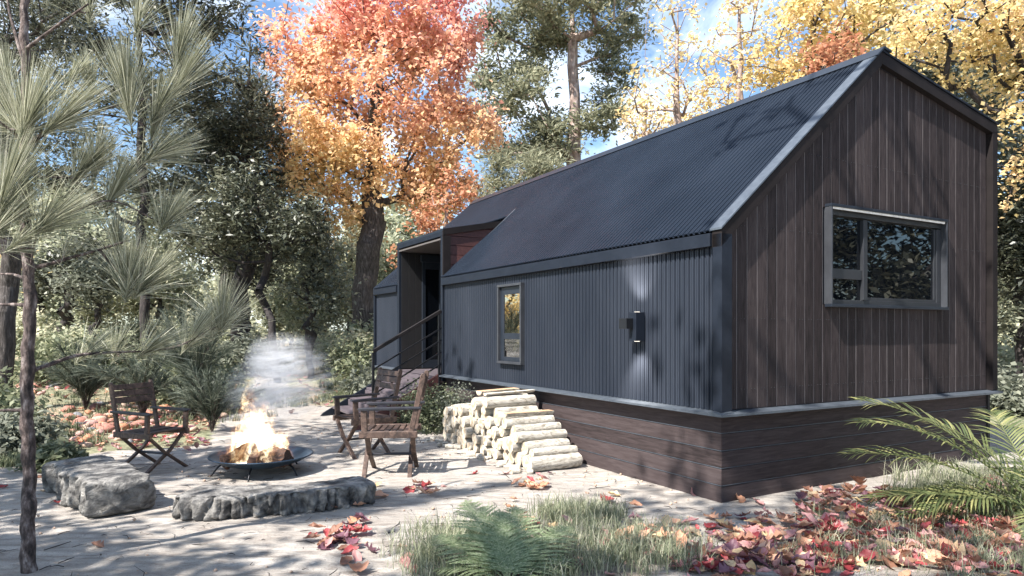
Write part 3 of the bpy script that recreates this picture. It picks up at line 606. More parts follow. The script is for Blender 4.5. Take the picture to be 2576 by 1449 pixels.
for i, (p, r_) in enumerate(zip(cp, rad)):
    for j in range(k): V.append((p[0] + r_ * 1.05 * math.cos(2 * math.pi * j / k), p[1] + (-.1 if i == 0 else (.1 if i == NS - 1 else 0)), p[2] + r_ * 1.05 * math.sin(2 * math.pi * j / k)))
mb = MB(); mb.add(V, [(i * k + j, (i + 1) * k + j, (i + 1) * k + (j + 1) % k, i * k + (j + 1) % k) for i in range(NS - 1) for j in range(k)] + [tuple(range(k)), tuple((NS - 1) * k + j for j in reversed(range(k)))])
m, nt, out = newmat('smoke_gas'); pv = N(nt, 'VolumePrincipled'); pv.inputs['Color'].default_value = (.97, .98, 1, 1); pv.inputs['Anisotropy'].default_value = .0
tc = N(nt, 'TexCoord'); sx = N(nt, 'SeparateXYZ'); nt.links.new(tc.outputs['Object'], sx.inputs[0])
fac = math_(nt, 'DIVIDE', math_(nt, 'SUBTRACT', sx.outputs[1], ya), yb - ya)
rc = ramp(nt, fac, [(float((p[1] - ya) / (yb - ya)), (float((p[0] + 10) / 10), float((p[2] + 1) / 3), float(r_))) for p, r_ in zip(cp, rad)])
sc_ = N(nt, 'SeparateColor'); nt.links.new(rc, sc_.inputs[0])
dx = math_(nt, 'SUBTRACT', sx.outputs[0], math_(nt, 'SUBTRACT', math_(nt, 'MULTIPLY', sc_.outputs[0], 10.0), 10.0)); dz = math_(nt, 'SUBTRACT', sx.outputs[2], math_(nt, 'SUBTRACT', math_(nt, 'MULTIPLY', sc_.outputs[1], 3.0), 1.0))
dist_ = math_(nt, 'DIVIDE', math_(nt, 'SQRT', math_(nt, 'ADD', math_(nt, 'MULTIPLY', dx, dx), math_(nt, 'MULTIPLY', dz, dz))), sc_.outputs[2])
fall = math_(nt, 'POWER', math_(nt, 'SUBTRACT', 1.0, dist_, True), .9)
f = tex(nt, 2.4, 5, .6, (1.4, .09, 2.2), 'Object', 2.6)
wisp = ramp(nt, f, [(.46, (.0, .0, .0)), (.53, (.16, .16, .16)), (.63, (1, 1, 1))])
nt.links.new(math_(nt, 'MULTIPLY', math_(nt, 'MULTIPLY', wisp, fall), SMOKE_D), pv.inputs['Density'])
nt.links.new(pv.outputs[0], out.inputs['Volume'])
mb.build('smoke', m, None, label='thin white smoke drifting from the fire along the path to the woods', cat='smoke', kind='stuff')

# ================================================================= STONE SEATS
def boulder(name, label, path_, wid, hgt, seed, group, lobe=0):
    pts = curve(path_, 110); V = []; k = 84; n = len(pts); rows = []
    for i, p in enumerate(pts):
        t_ = i / (n - 1); d = pts[min(i + 1, n - 1)] - pts[max(i - 1, 0)]; d /= np.linalg.norm(d); sd = np.array([d[1], -d[0], 0]); e = max(.0, 1 - abs(2 * t_ - 1) ** 12) ** .4
        e = max(e, .02)
        for j in range(k):
            th = 2 * math.pi * j / k; c, s = math.cos(th), math.sin(th); q = .27
            x = math.copysign(abs(c) ** q, c) * wid / 2 * (1 + lobe * (math.cos(4 * math.pi * t_) - 1) * .5); z = math.copysign(abs(s) ** q, s) * hgt / 2
            V.append(np.array([p[0], p[1], 0]) + sd * x * e + np.array([0, 0, hgt / 2 - .02 + z * (.35 + .65 * e)]))
    V = np.array(V); out_ = []
    for v in V:
        c = mnoise.noise(Vector(v * 1.7 + seed)); side = 1 - sm(v[2], hgt * .75, hgt * .97)
        w_ = mnoise.noise(Vector((v[0] * 9 + seed, v[1] * 9, v[2] * 2.2))); w3 = mnoise.noise(Vector((v[0] * 14 + seed, v[1] * 14, v[2] * 4.0))); rdg = -(.06 * (1 - min(1, abs(w_) * 5)) + .035 * (1 - min(1, abs(w3) * 4))) * side + .015 * side
        w2 = mnoise.noise(Vector(v * 19)) * .014 + mnoise.noise(Vector((v[0] * 4, v[1] * 4, v[2] * 14))) * .02
        ctr = np.array(path_[len(path_) // 2]); dirv = v - np.array([pts[0][0] * 0 + ctr[0], ctr[1], hgt / 2]); 
        near_ = min(pts, key=lambda P: (P[0] - v[0]) ** 2 + (P[1] - v[1]) ** 2); dv = np.array([v[0] - near_[0], v[1] - near_[1], 0]); L_ = np.linalg.norm(dv); dv = dv / L_ if L_ > .02 else dv * 0
        out_.append(v + dv * (c * .05 + rdg * 1.15 + w2) + np.array([0, 0, (c * .018 + w2 * .35) * float(sm(v[2], .05, .2))]))
    Fs = [(i * k + j, (i + 1) * k + j, (i + 1) * k + (j + 1) % k, i * k + (j + 1) % k) for i in range(n - 1) for j in range(k)] + [tuple(range(k)), tuple(reversed([(n - 1) * k + j for j in range(k)]))]
    mb = MB(); mb.add(out_, Fs); return mb.build(name, M['rock'], None, smooth=True, label=label, cat='stone seat', group=group)
boulder('stone_bench', 'short thick grey stone block with cracked end, left of the long low slab', [(-4.50, 7.02, 0), (-4.15, 6.68, 0), (-3.78, 6.34, 0), (-3.42, 5.98, 0)], .62, .33, 3.3, 'stone seats by the fire', .2)
boulder('stone_bench', 'long low curved grey stone slab in front of the fire bowl', [(-2.93, 6.08, 0), (-2.45, 6.06, 0), (-1.9, 6.24, 0), (-1.36, 6.58, 0)], .50, .21, 9.1, 'stone seats by the fire')

# ================================================================= FIREWOOD  (cabin coordinates, logs run across, pile runs along the wall)
ca, sa = math.cos(YAW), math.sin(YAW)
def H(a, b, z): return np.array([CX + a * ca - b * sa, CY + a * sa + b * ca, z])
prof_b = [1.92, 2.1, 3.05, 3.2, 3.5, 3.75, 3.9, 4.6, 4.8, 4.85]; prof_z = [.15, .24, .74, .78, .76, .64, .57, .52, .26, .1]
rp = np.random.default_rng(5); circ = []
def rest(b, r_):
    z = r_
    for (b2, z2, r2) in circ:
        d = abs(b - b2)
        if d < r_ + r2: z = max(z, z2 + math.sqrt((r_ + r2) ** 2 - d * d))
    return z
big_right = [(2.02, .095), (2.20, .10)]
b = 1.99
while b < 4.8:
    r_ = rp.uniform(.062, .095) if b > 2.3 else .085; circ.append((b + r_, r_, r_)); b += 2 * r_ + .004
for it in range(900):
    r_ = rp.uniform(.055, .092); best = None
    for b in np.arange(2.0, 4.8, .01):
        z = rest(b, r_)
        if z + r_ < np.interp(b, prof_b, prof_z) + .03 and (best is None or z < best[1]): best = (b, z)
    if best is None: break
    circ.append((best[0], best[1], r_))
    if len(circ) > 90: break
order = sorted(range(len(circ)), key=lambda i: (circ[i][0], circ[i][1]))
topz = lambda b: max([c[1] + c[2] for c in circ if abs(c[0] - b) < c[2]] or [0])
edge = {i for i, c in enumerate(circ) if all(not (c2[1] > c[1] + .04 and abs(c2[0] - c[0]) < .06) for c2 in circ)}
slope = sorted([i for i in edge if circ[i][0] < 3.3], key=lambda i: circ[i][1])
names = ['pale log lowest on the stepped right side of the woodpile', 'thick pale log second from the ground on the right side of the woodpile', 'pale log third from the ground on the right side of the woodpile', 'pale log fourth from the ground on the stepped right side of the woodpile',
         'pale log fifth from the ground on the right side of the woodpile', 'pale log sixth from the ground near the top right of the woodpile', 'pale log seventh from the ground near the top of the woodpile', 'pale log at the very top right of the woodpile']
lab = {i: names[k] for k, i in enumerate(slope[:8])}
for i, (b, z, r_) in enumerate(circ):
    a0 = -.80 + rp.uniform(-.06, .06) + (.12 if b > 4.4 else 0); a1 = -.13 + rp.uniform(-.02, .0); tl = rp.uniform(-.02, .02)
    mb = MB(); rough_log(mb, H(a0, b, z), H(a1, b + tl, z + rp.uniform(-.004, .004)), r_ * 1.0, 16, 8, .12, seed=i)
    if i in lab: l_, g_ = lab[i], 'logs on the stepped side of the woodpile'
    elif i in edge: l_, g_ = 'pale round log in the top layer of the left part of the woodpile', 'top logs of the woodpile'
    elif z < .1: l_, g_ = 'pale round log on the ground at the foot of the woodpile, cut end showing', 'bottom logs of the woodpile'
    else: l_, g_ = 'pale round log packed inside the woodpile with only its cut end showing', 'inner logs of the woodpile'
    mb.build('firewood_log', [M['logbark'], M['logend']], None, smooth=False, label=l_, cat='log', group=g_)
    bpy.context.scene.collection.objects[-1].data.polygons.foreach_set('use_smooth', [True] * len(mb.f))
def split_piece(a0, a1, b, z, r_, label, mat, tilt=0):
    mb = MB(); k = 9; V = []
    for i in range(7):
        t_ = i / 6; a = a0 + (a1 - a0) * t_
        for j in range(k):
            th = math.pi * (1 + j / (k - 1)); rr = r_ * (1 + .12 * mnoise.noise(Vector((t_ * 3, j * .6, b * 5)))); V.append(H(a, b + rr * math.cos(th), z + tilt * t_ + rr * .75 * math.sin(th)))
    mb.add(V, [(i * k + j, i * k + j + 1, (i + 1) * k + j + 1, (i + 1) * k + j) for i in range(6) for j in range(k - 1)], 0)
    mb.add(V, [(i * k + k - 1, i * k, (i + 1) * k, (i + 1) * k + k - 1) for i in range(6)], 1); mb.add(V, [tuple(range(k - 1, -1, -1)), tuple(6 * k + j for j in range(k))], 2)
    mb.build('split_log', [M['logbark'], mat, M['logend']], None, label=label, cat='log', group='split logs on the woodpile')
tb = 3.28; split_piece(-.86, -.3, tb, topz(tb) + .055, .075, 'split log with flat brown face at the very top of the woodpile', M['splitwood'], .02)
split_piece(-.84, -.12, tb - .13, topz(tb - .13) + .035, .045, 'thin split pale log beside the topmost split log of the woodpile', M['logend'], .02)
sb = 2.72; split_piece(-.80, -.12, sb, topz(sb) + .055, .07, 'split log with orange flat face halfway up the right side of the woodpile', M['splitwood'])
for i in range(46):
    b = rp.uniform(1.95, 4.9); a = rp.uniform(-1.02, -.84); p = H(a, b, 0); r_ = rp.uniform(.02, .055)
    mb = MB(); mb_p = []; k = 6
    rough_log(mb, p + np.array([-r_, 0, r_ * .5]), p + np.array([r_, r_ * rp.uniform(-1, 1), r_ * .6]), r_ * .75, 8, 4, .5, seed=i + 40)
    mb.build('wood_chunk', [M['logbark'], M['logend']], None, smooth=True, label='small broken pale wood chunk on the sand at the foot of the woodpile', cat='wood chunk', group='wood chunks below the woodpile')
# ================================================================= TREES
def E(u, v, Y, ru, rv, rd): return (W(u, v, Y), (ru / F * Y, rd, rv / F * Y))
def Bs(u, Y): x = (u - 1288) / F * Y; return (x, Y, float(gz(x, Y)))
# orange maple
make_tree('maple_tree', 'big autumn maple with coral, orange and yellow leaves and a thick trunk', Bs(905, 24), W(960, 120, 24), .42,
    [E(960, 230, 24, 230, 270, 3.2), E(830, 420, 24, 130, 130, 2.4), E(1120, 340, 24, 130, 130, 2.2), E(765, 120, 24, 80, 140, 1.6), E(1010, 20, 24, 200, 170, 3), E(1050, 470, 24, 140, 80, 2), E(880, 560, 24, 110, 50, 1.8), E(690, 60, 24, 50, 40, .8), E(780, 330, 24, 70, 110, 1.4), E(700, 440, 24, 40, 24, .5)],
    380, 43000, .18, .12, 'leaf_orange', 'bark', cl=.38, first=.30, seed=11, seg=.7, rise=.10, upb=.35, hollow=.35)
# tall pine behind the roof
make_tree('pine_tree', 'tall pine with pale pinkish trunk and crooked limbs rising behind the cabin roof', Bs(1450, 30), W(1438, -120, 30), .34,
    [E(1340, 30, 30, 130, 70, 3), E(1545, 40, 30, 90, 80, 2.5), E(1270, 200, 30, 90, 90, 2.5), E(1560, 165, 30, 60, 45, 1.5), E(1290, 330, 30, 130, 90, 2.5), E(1400, 330, 30, 90, 80, 2), E(1510, 290, 30, 60, 60, 1.6), E(1390, 90, 30, 60, 50, 2), E(1450, -80, 30, 160, 60, 3)],
    150, 30000, .26, .10, 'leaf_olive', 'barkpale', cl=.62, flat_=.5, first=.3, seed=21, wob=.03, rtip=.025, seg=.8, rise=-.14, radial=True, hollow=.2)
# pale needle shrub tree behind the ridge
make_tree('young_pine', 'low olive green pine just above the far end of the roof', Bs(1290, 22), W(1310, 420, 22), .10,
    [E(1300, 450, 22, 90, 50, 1), E(1380, 415, 22, 60, 30, .8), E(1220, 480, 22, 50, 30, .8)], 46, 6000, .24, .035, 'leaf_olive', 'barkpale', cl=.36, first=.5, seed=23, radial=True)
# rusty oak behind the porch
make_tree('oak_tree', 'small rust red oak with pale stem behind the entrance porch', Bs(1120, 21), W(1125, 470, 21), .11,
    [E(1100, 540, 21, 60, 60, 1), E(1060, 575, 21, 45, 30, .8), E(1160, 470, 21, 40, 50, .8), E(985, 640, 21, 25, 40, .5)], 46, 1300, .18, .09, 'leaf_rust', 'barkpale', cl=.3, first=.45, seed=31, rtip=.012, rise=-.05)
make_tree('oak_tree', 'rust red oak crown tangled in yellow leaves left of the cabin ridge', Bs(2080, 17), W(2070, 140, 17), .14,
    [E(2090, 150, 17, 60, 50, .9)], 30, 1000, .17, .09, 'leaf_rust', 'bark', cl=.3, first=.6, seed=32)
# thinly leaved trees
for i, (u, Y, el_, sd) in enumerate(((1695, 21, [(1700, 90, 70, 200), (1640, 230, 70, 90), (1760, 210, 60, 130)], 41), (1850, 20, [(1850, 120, 70, 170), (1790, 260, 60, 60), (1900, 60, 60, 90)], 42), (1620, 26, [(1610, 300, 60, 60), (1680, 330, 60, 40)], 43))):
    make_tree('thin_autumn_tree', ['slender half bare autumn tree against the blue sky above the roof middle', 'slender tree with sparse yellow leaves left of the dense yellow tree', 'low half bare tree just right of the tall pine behind the roof'][i], Bs(u, Y), W(u + 10, 20, Y), .12,
        [E(a, b, Y, c, d, 1.3) for a, b, c, d in el_], 110, 1100, .14, .10, 'leaf_yellow', 'barkpale', cl=.22, first=.45, seed=sd, rtip=.010, rise=-.06, group='half bare trees behind the roof')
# yellow trees
make_tree('yellow_tree', 'dense yellow autumn tree spreading behind the roof ridge', Bs(2065, 20), W(2050, -20, 20), .24,
    [E(2030, 70, 20, 110, 90, 2), E(2160, 60, 20, 120, 90, 2), E(1950, 170, 20, 70, 35, 1.0), E(2060, 160, 20, 130, 60, 1.6), E(2050, 230, 20, 130, 30, 1.2), E(2250, 20, 20, 110, 60, 2)], 140, 7200, .17, .12, 'leaf_yellow', 'bark', cl=.36, first=.55, seed=51, rise=-.08)
make_tree('yellow_tree', 'yellow leaved tree with dark limb reaching in from the right above the cabin', Bs(2760, 13.5), W(2660, -100, 13.5), .24,
    [E(2440, 60, 13.5, 200, 80, 1.2), E(2300, 120, 13.5, 80, 60, .8), E(2530, 150, 13.5, 80, 90, 1), E(2530, 330, 13.5, 55, 120, .6), E(2620, 60, 13.5, 160, 160, 1.4), E(2540, 470, 13.5, 30, 60, .3), E(2400, 190, 13.5, 60, 40, .5)], 200, 6500, .115, .08, 'leaf_yellow', 'barkdark', cl=.25, first=.35, seed=52, rise=-.08, wob=.2)
make_tree('evergreen_tree', 'dark evergreen behind the right slope of the cabin roof', Bs(2450, 22), W(2440, 120, 22), .3,
    [E(2390, 250, 22, 140, 150, 2), E(2540, 280, 22, 100, 180, 2), E(2300, 180, 22, 80, 80, 1.5), E(2560, 560, 22, 90, 160, 2)], 150, 26000, .24, .08, 'leaf_grey', 'barkdark', cl=.5, seed=61, first=.3)
make_tree('evergreen_tree', 'dark glossy leaved tree with low twisted limbs right of the cabin', Bs(2580, 15), W(2600, 300, 15), .2,
    [E(2560, 480, 15, 70, 100, 1.0), E(2550, 640, 15, 70, 110, 1.2), E(2620, 560, 15, 100, 200, 1.6), E(2540, 770, 15, 50, 60, .8)], 120, 15000, .16, .065, 'leaf_gloss', 'barkdark', cl=.32, seed=62, first=.2)
# dark conifers on the left
make_tree('conifer_tree', 'large dark conifer behind the long needled sapling at upper left', Bs(366, 19), W(350, -80, 19), .13,
    [E(330, 20, 19, 200, 80, 2.4), E(500, 30, 19, 110, 70, 1.6), E(120, 60, 19, 140, 90, 2), E(230, 190, 19, 150, 80, 1.6), E(400, 200, 19, 120, 90, 1.6), E(300, 420, 19, 170, 110, 1.8), E(100, 420, 19, 110, 100, 1.5)],
    170, 19000, .22, .06, 'leaf_dark', 'barkdark', cl=.42, flat_=.6, first=.25, seed=71, radial=True)
make_tree('conifer_tree', 'dark cone shaped conifer standing left of the orange maple', Bs(603, 23), W(630, 90, 23), .30,
    [E(625, 160, 23, 60, 70, 1.3), E(600, 280, 23, 110, 90, 2), E(640, 380, 23, 120, 110, 2.2), E(560, 460, 23, 150, 110, 2.4), E(500, 250, 23, 90, 120, 1.5), E(660, 560, 23, 130, 110, 2.2)],
    170, 19000, .25, .065, 'leaf_dark', 'barkdark', cl=.52, flat_=.6, first=.22, seed=72, radial=True, hollow=.45)
make_tree('laurel_tree', 'dark glossy broadleaf tree with bare limbs in front of the dark conifer', Bs(700, 18), W(640, 430, 18), .10,
    [E(640, 540, 18, 120, 90, 1.3), E(560, 600, 18, 90, 70, 1.1), E(720, 600, 18, 80, 50, 1), E(620, 460, 18, 80, 50, .9), E(760, 560, 18, 50, 50, .7), E(470, 560, 18, 80, 60, .9)], 90, 7500, .17, .065, 'leaf_gloss', 'barkdark', cl=.32, first=.5, seed=73)
make_tree('grey_pine', 'grey green feathery pine between the dark conifer and the sapling', Bs(560, 27), W(590, 180, 27), .2,
    [E(620, 290, 27, 90, 100, 1.5), E(560, 400, 27, 110, 100, 1.6), E(660, 420, 27, 80, 80, 1.4), E(430, 470, 27, 120, 90, 2), E(480, 330, 27, 100, 100, 1.6)], 110, 16000, .3, .04, 'leaf_grey', 'bark', cl=.55, seed=74, radial=True)
make_tree('old_pine', 'thick scaly pine trunk at the very left edge behind the sapling', Bs(8, 12.5), W(0, -60, 12.5), .165,
    [E(50, 120, 12.5, 100, 80, .9), E(110, 20, 12.5, 120, 60, 1), E(-60, 200, 12.5, 90, 200, 1), E(20, 330, 12.5, 60, 60, .6)], 60, 7000, .17, .03, 'leaf_dark', 'bark', cl=.33, first=.55, seed=75, radial=True)
# slender woodland trees between the clearing and the woods
yt = [(781, 19, 5.6, [(775, 650, 70, 80), (820, 720, 60, 70), (740, 740, 40, 30), (790, 830, 40, 20)], 'leaf_grey', .09, 'slender grey green tree with spreading twigs standing right of the smoke'),
      (600, 26, 5, [(590, 650, 90, 50), (660, 700, 50, 30)], 'leaf_dark', .30, 'thick dark trunk left of the path where the smoke drifts'),
      (168, 24, 5, [(160, 690, 80, 50), (220, 640, 60, 40)], 'leaf_dark', .17, 'short dark tree left of the path, second from the left edge'),
      (240, 21, 5, [(220, 720, 80, 60), (300, 680, 70, 60)], 'leaf_grey', .09, 'thin grey tree behind the left armchair'),
      (104, 27, 4, [(100, 690, 60, 60)], 'leaf_grey', .11, 'pale thin trunk just right of the sapling trunk'),
      (686, 34, 4, [(690, 770, 40, 40), (700, 820, 24, 16)], 'leaf_olive', .10, 'small round tree by the path end in the woods'),
      (733, 38, 4, [(735, 790, 34, 30)], 'leaf_olive', .10, 'tiny round tree deep in the woods right of the path'),
      (1000, 33, 5, [(1000, 690, 50, 70), (960, 640, 50, 40)], 'leaf_pale', .12, 'pale green tree in the gap between maple and porch')]
for i, (u, Y, h, el_, mt, r_, lb_) in enumerate(yt):
    tv = min(e[1] for e in el_); make_tree('woodland_tree', lb_, Bs(u, Y), W(u, tv, Y), r_, [E(a, b, Y, c, d, c / F * Y * .8) for a, b, c, d in el_], 44, 2500, .20 * Y / 24, .10 * Y / 24, mt, 'barkdark' if mt != 'leaf_pale' else 'barkpale', cl=.3 * Y / 20, first=.5, seed=80 + i, rtip=.012, group='woodland trees beyond the clearing')
# the far woods: pale sunlit trees, three kinds copied
rf_ = np.random.default_rng(3); protos = []
for i in range(3):
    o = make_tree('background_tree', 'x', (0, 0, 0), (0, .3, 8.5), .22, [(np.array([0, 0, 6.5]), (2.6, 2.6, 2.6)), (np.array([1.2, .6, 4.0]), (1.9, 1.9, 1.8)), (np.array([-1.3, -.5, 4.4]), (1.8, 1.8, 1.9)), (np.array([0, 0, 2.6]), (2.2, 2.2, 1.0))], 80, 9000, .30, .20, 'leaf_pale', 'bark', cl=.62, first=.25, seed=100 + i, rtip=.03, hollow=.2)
    protos.append(o)
spots = []
for k in range(34):
    Y = rf_.uniform(38, 80); q = -.85 + 1.75 * (k + rf_.uniform(0, .8)) / 34; spots.append((q * Y, Y, rf_.uniform(.75, 1.35)))
for k in range(7): Y = rf_.uniform(27, 31); q = (-.72, -.62, -.52, -.30, -.24, .80, .88)[k]; spots.append((q * Y, Y, rf_.uniform(.5, .75)))
for i, (x, y, s) in enumerate(spots):
    o = protos[i % 3] if i < 3 else copy_tree(protos[i % 3]); o.location = (x, y, float(gz(x, y)) - .1); o.scale = (s, s, s * rf_.uniform(.85, 1.2)); o.rotation_euler = (0, 0, rf_.uniform(0, 6.28))
    side = 'right of' if x > .25 * y else ('left of the orange maple, seen left of' if x < -.25 * y else 'behind'); o['label'] = {'right of': 'pale green woodland tree in the far woods behind the roof and right of it', 'behind': 'pale green woodland tree in the far woods behind the maple and the cabin porch'}.get(side, 'pale green woodland tree in the far woods left of the orange maple')
    o['group'] = 'pale trees in the far woods ' + ('right' if x > .25 * y else ('left' if x < -.25 * y else 'middle'))
make_tree('yellow_tree', 'yellow orange autumn tree beyond the left edge that shows in the small side window', (-16.2, 19.4, float(gz(-16.2, 19.4))), (-16.2, 19.4, 5.6), .14, [(np.array([-16.2, 19.4, 3.2]), (1.7, 1.6, 2.2)), (np.array([-16.6, 19.0, 1.8]), (1.5, 1.4, 1.0))], 90, 7000, .14, .09, 'leaf_yellow', 'bark', cl=.32, first=.25, seed=55)
# trees standing behind and beside the photographer: they throw the dapple and stand in the gable window
for i, (x, y, h, r_, sd, n_) in enumerate(((-7.4, .4, 7.5, 2.0, 201, 3400), (-5.4, -2.4, 10, 2.2, 202, 3600), (-9.5, 3.2, 8.5, 1.8, 203, 2600), (-4.2, -.4, 12, 1.8, 204, 1500), (-7.8, 5.6, 11, 2.0, 205, 2000), (14, 8.5, 8, 3.0, 206, 9000), (17, 4.5, 8, 3.0, 207, 9000), (15.5, 12.5, 8, 3.0, 208, 9000), (19, 9, 10, 3.4, 209, 9000))):
    back = x > 10
    make_tree('shade_tree', ['leafy tree standing left of and behind the viewer, nearest the old pine', 'tall thin tree behind the viewer to the left', 'tree beside the clearing outside the left edge', 'tall sparse tree behind the viewer', 'large tree beyond the left edge of the clearing', 'dark tree facing the gable window outside the right edge', 'dark tree right of the viewer facing the gable', 'dark tree outside the right edge behind the palm', 'tallest dark tree facing the gable window'][i],
        (x, y, 0), (x + .4, y, h), .14, [(np.array([x, y, h * .78]), (r_, r_, h * .22)), (np.array([x + .8, y - .6, h * .6]), (r_ * .8, r_ * .8, h * .15))] + ([(np.array([x, y, h * .35]), (r_, r_, h * .3))] if back else []), 44 if not back else 90, n_, .24, .12, 'leaf_dark' if back else 'leaf_olive', 'barkdark', cl=.5, first=.4, seed=sd)

make_tree('shade_tree', 'tall leaning tree just behind the viewer whose high limbs overhang the clearing', (1.6, -2.2, 0), (1.0, 1.6, 10.6), .16, [(np.array([.2, 3.0, 10.8]), (2.0, 1.8, 1.1)), (np.array([-1.6, 3.4, 11.2]), (1.2, 1.2, .8))], 30, 60, .24, .12, 'leaf_olive', 'barkdark', cl=.3, first=.6, seed=231, rtip=.03)
# ================================================================= LONG NEEDLED SAPLING (near, left)
def needles(base, d, L, n, spread, rg, wid=.0028, stem=.12, droop=.10):
    d = unit(np.array(d, float)); q = rg.uniform(0, 1, (n, 1)) ** .7; o = base + d * stem * (q - .8) 
    a = unit(np.cross(d, [0.3, 1, .2])); b = np.cross(d, a); th = rg.uniform(0, 2 * math.pi, (n, 1)); ph = np.abs(rg.normal(size=(n, 1))) * spread * (1.25 - q * .5)
    ph = np.minimum(ph, 1.9); dr = unit(d * np.cos(ph) + (a * np.cos(th) + b * np.sin(th)) * np.sin(ph)); l = L * rg.uniform(.62, 1.08, (n, 1)); g = np.array([0, 0, -1.])
    m1 = o + dr * l * .5 + g * droop * l * .18; t = o + dr * l * (1 - droop * .3) + g * droop * l * .8; sd = unit(np.cross(dr, rg.normal(size=(n, 3)))); w = wid * rg.uniform(.7, 1.3, (n, 1))
    V = np.stack([o - sd * w, o + sd * w, m1 + sd * w, m1 - sd * w, t + sd * w * .3, t - sd * w * .3], 1).reshape(-1, 3); i6 = (np.arange(n) * 6)[:, None]
    return V, np.concatenate([i6 + np.array([[0, 1, 2, 3]]), i6 + np.array([[3, 2, 4, 5]])])
rs = np.random.default_rng(77); Ys = 4.62
sap = thing('pine_sapling', 'young pine with thin trunk and big fans of long silvery needles in the left foreground', 'pine tree', G(70, 1437) - np.array([0, 0, .0]))
so3 = np.array(sap.location)
tp = [W(u, v, 4.55 if v > 1300 else Ys) - so3 for u, v in ((72, 1450), (70, 1330), (74, 1200), (68, 1050), (70, 900), (76, 760), (66, 620), (60, 470), (64, 340), (66, 180), (60, 60), (66, -60), (64, -220))]
mb = MB(); tr_ = [.046, .043, .041, .040, .039, .037, .034, .032, .031, .028, .026, .023, .018]; dense = curve(tp, 73)
mb.tube([p + np.array([.006 * math.sin(i * 1.7), 0, 0]) for i, p in enumerate(dense)], [np.interp(i / 6, range(13), tr_) * (1 + .07 * math.sin(i * 2.3) + .05 * math.sin(i * .9)) for i in range(73)], 14); mb.build('trunk', M['barksap'], sap, smooth=True)
brs = [([(68, 372), (110, 335), (150, 318), (230, 285), (310, 262), (402, 240)], (0, .05, .25), .017), ([(74, 672), (110, 668), (170, 650), (250, 628), (325, 604)], (0, .1, .3), .016), ([(74, 935), (130, 915), (200, 893), (290, 886), (362, 884)], (0, .3, .6), .017), ([(64, 125), (90, 105), (150, 60), (222, 10)], (0, -.1, -.2), .014),
       ([(64, 170), (40, 90), (22, 20), (14, -60)], (0, .1, .1), .014), ([(58, 356), (30, 330), (-10, 300)], (0, -.1, -.2), .014), ([(70, 768), (30, 766), (-30, 766)], (0, 0, .0), .016), ([(64, 1033), (30, 1032), (-30, 1034)], (0, 0, 0), .016), ([(60, 700), (30, 690), (-10, 690)], (0, .2, .2), .013), ([(150, 318), (190, 300), (240, 260), (270, 212)], (.05, .1, .15), .010),
       ([(74, 690), (85, 620), (95, 590), (100, 575)], (0, -.1, -.15), .008), ([(362, 884), (450, 870), (552, 816)], (.6, .9, 1.1), .011), ([(230, 285), (330, 300), (382, 330)], (.1, .2, .3), .008), ([(66, 440), (130, 445), (195, 448)], (0, .2, .3), .010), ([(74, 540), (160, 540), (280, 505), (410, 565)], (0, .2, .35), .010), ([(250, 628), (300, 690), (322, 722)], (.2, .25, .25), .009), ([(402, 240), (440, 222), (446, 150)], (.25, .3, .3), .008)]
allb = [np.array(p) for p in dense]
for pts, dy, r_ in brs:
    P = [W(u, v, Ys + np.interp(i, [0, len(pts) / 2, len(pts) - 1], dy)) - so3 for i, (u, v) in enumerate(pts)]; c = curve(P, 16); allb += [np.array(p) for p in c]
    mb = MB(); mb.tube(c, [r_ * (1 - .62 * i / 15) * (1 + .12 * math.sin(i * 2.1)) for i in range(16)], 8); mb.build('branch', M['barksap'], sap, smooth=True)
# tufts: base pixel, tilt from upright (degrees, + to the right), length px, spread, depth offset, count
tf = [(18, 205, -5, 125, .42, .1, 220), (180, 195, 40, 90, .4, .0, 160), (226, 30, 5, 110, .5, -.1, 200), (345, 60, 10, 120, .5, .2, 200), (322, 250, -2, 200, .40, .15, 480), (325, 290, -8, 130, .5, .1, 240), (230, 222, -5, 120, .40, .1, 220), (392, 285, 25, 150, .35, .2, 260), (446, 150, 12, 170, .30, .3, 320), (444, 225, 28, 190, .32, .3, 340), (384, 338, 22, 130, .38, .3, 260), (382, 398, 60, 160, .42, .3, 300),
      (48, 325, -12, 190, .48, .1, 460), (62, 318, 22, 220, .48, -.1, 520), (132, 318, 45, 200, .36, -.1, 380), (100, 320, 70, 130, .3, 0, 160), (192, 446, 42, 180, .50, .3, 300), (240, 430, 10, 150, .5, .4, 260), (100, 577, 52, 190, .50, -.1, 460), (0, 520, 20, 240, .42, -.2, 480), (-20, 590, 40, 200, .45, -.2, 300), (30, 620, 60, 120, .5, -.2, 140), (278, 502, 28, 170, .36, .3, 320), (412, 568, 30, 140, .55, .35, 360), (296, 612, -5, 120, .55, .3, 260),
      (320, 724, 5, 180, .62, .25, 520), (356, 728, 38, 170, .42, .25, 300), (555, 818, 4, 150, .62, 1.1, 520), (530, 830, -10, 100, .8, 1.1, 160), (470, 868, 30, 150, .4, .9, 220), (362, 886, 55, 150, .5, .6, 260), (210, 895, 45, 130, .6, .3, 140), (290, 888, 20, 110, .7, .5, 160), (60, 330, -60, 150, .4, .1, 200), (160, 640, 20, 90, .6, .1, 60)]
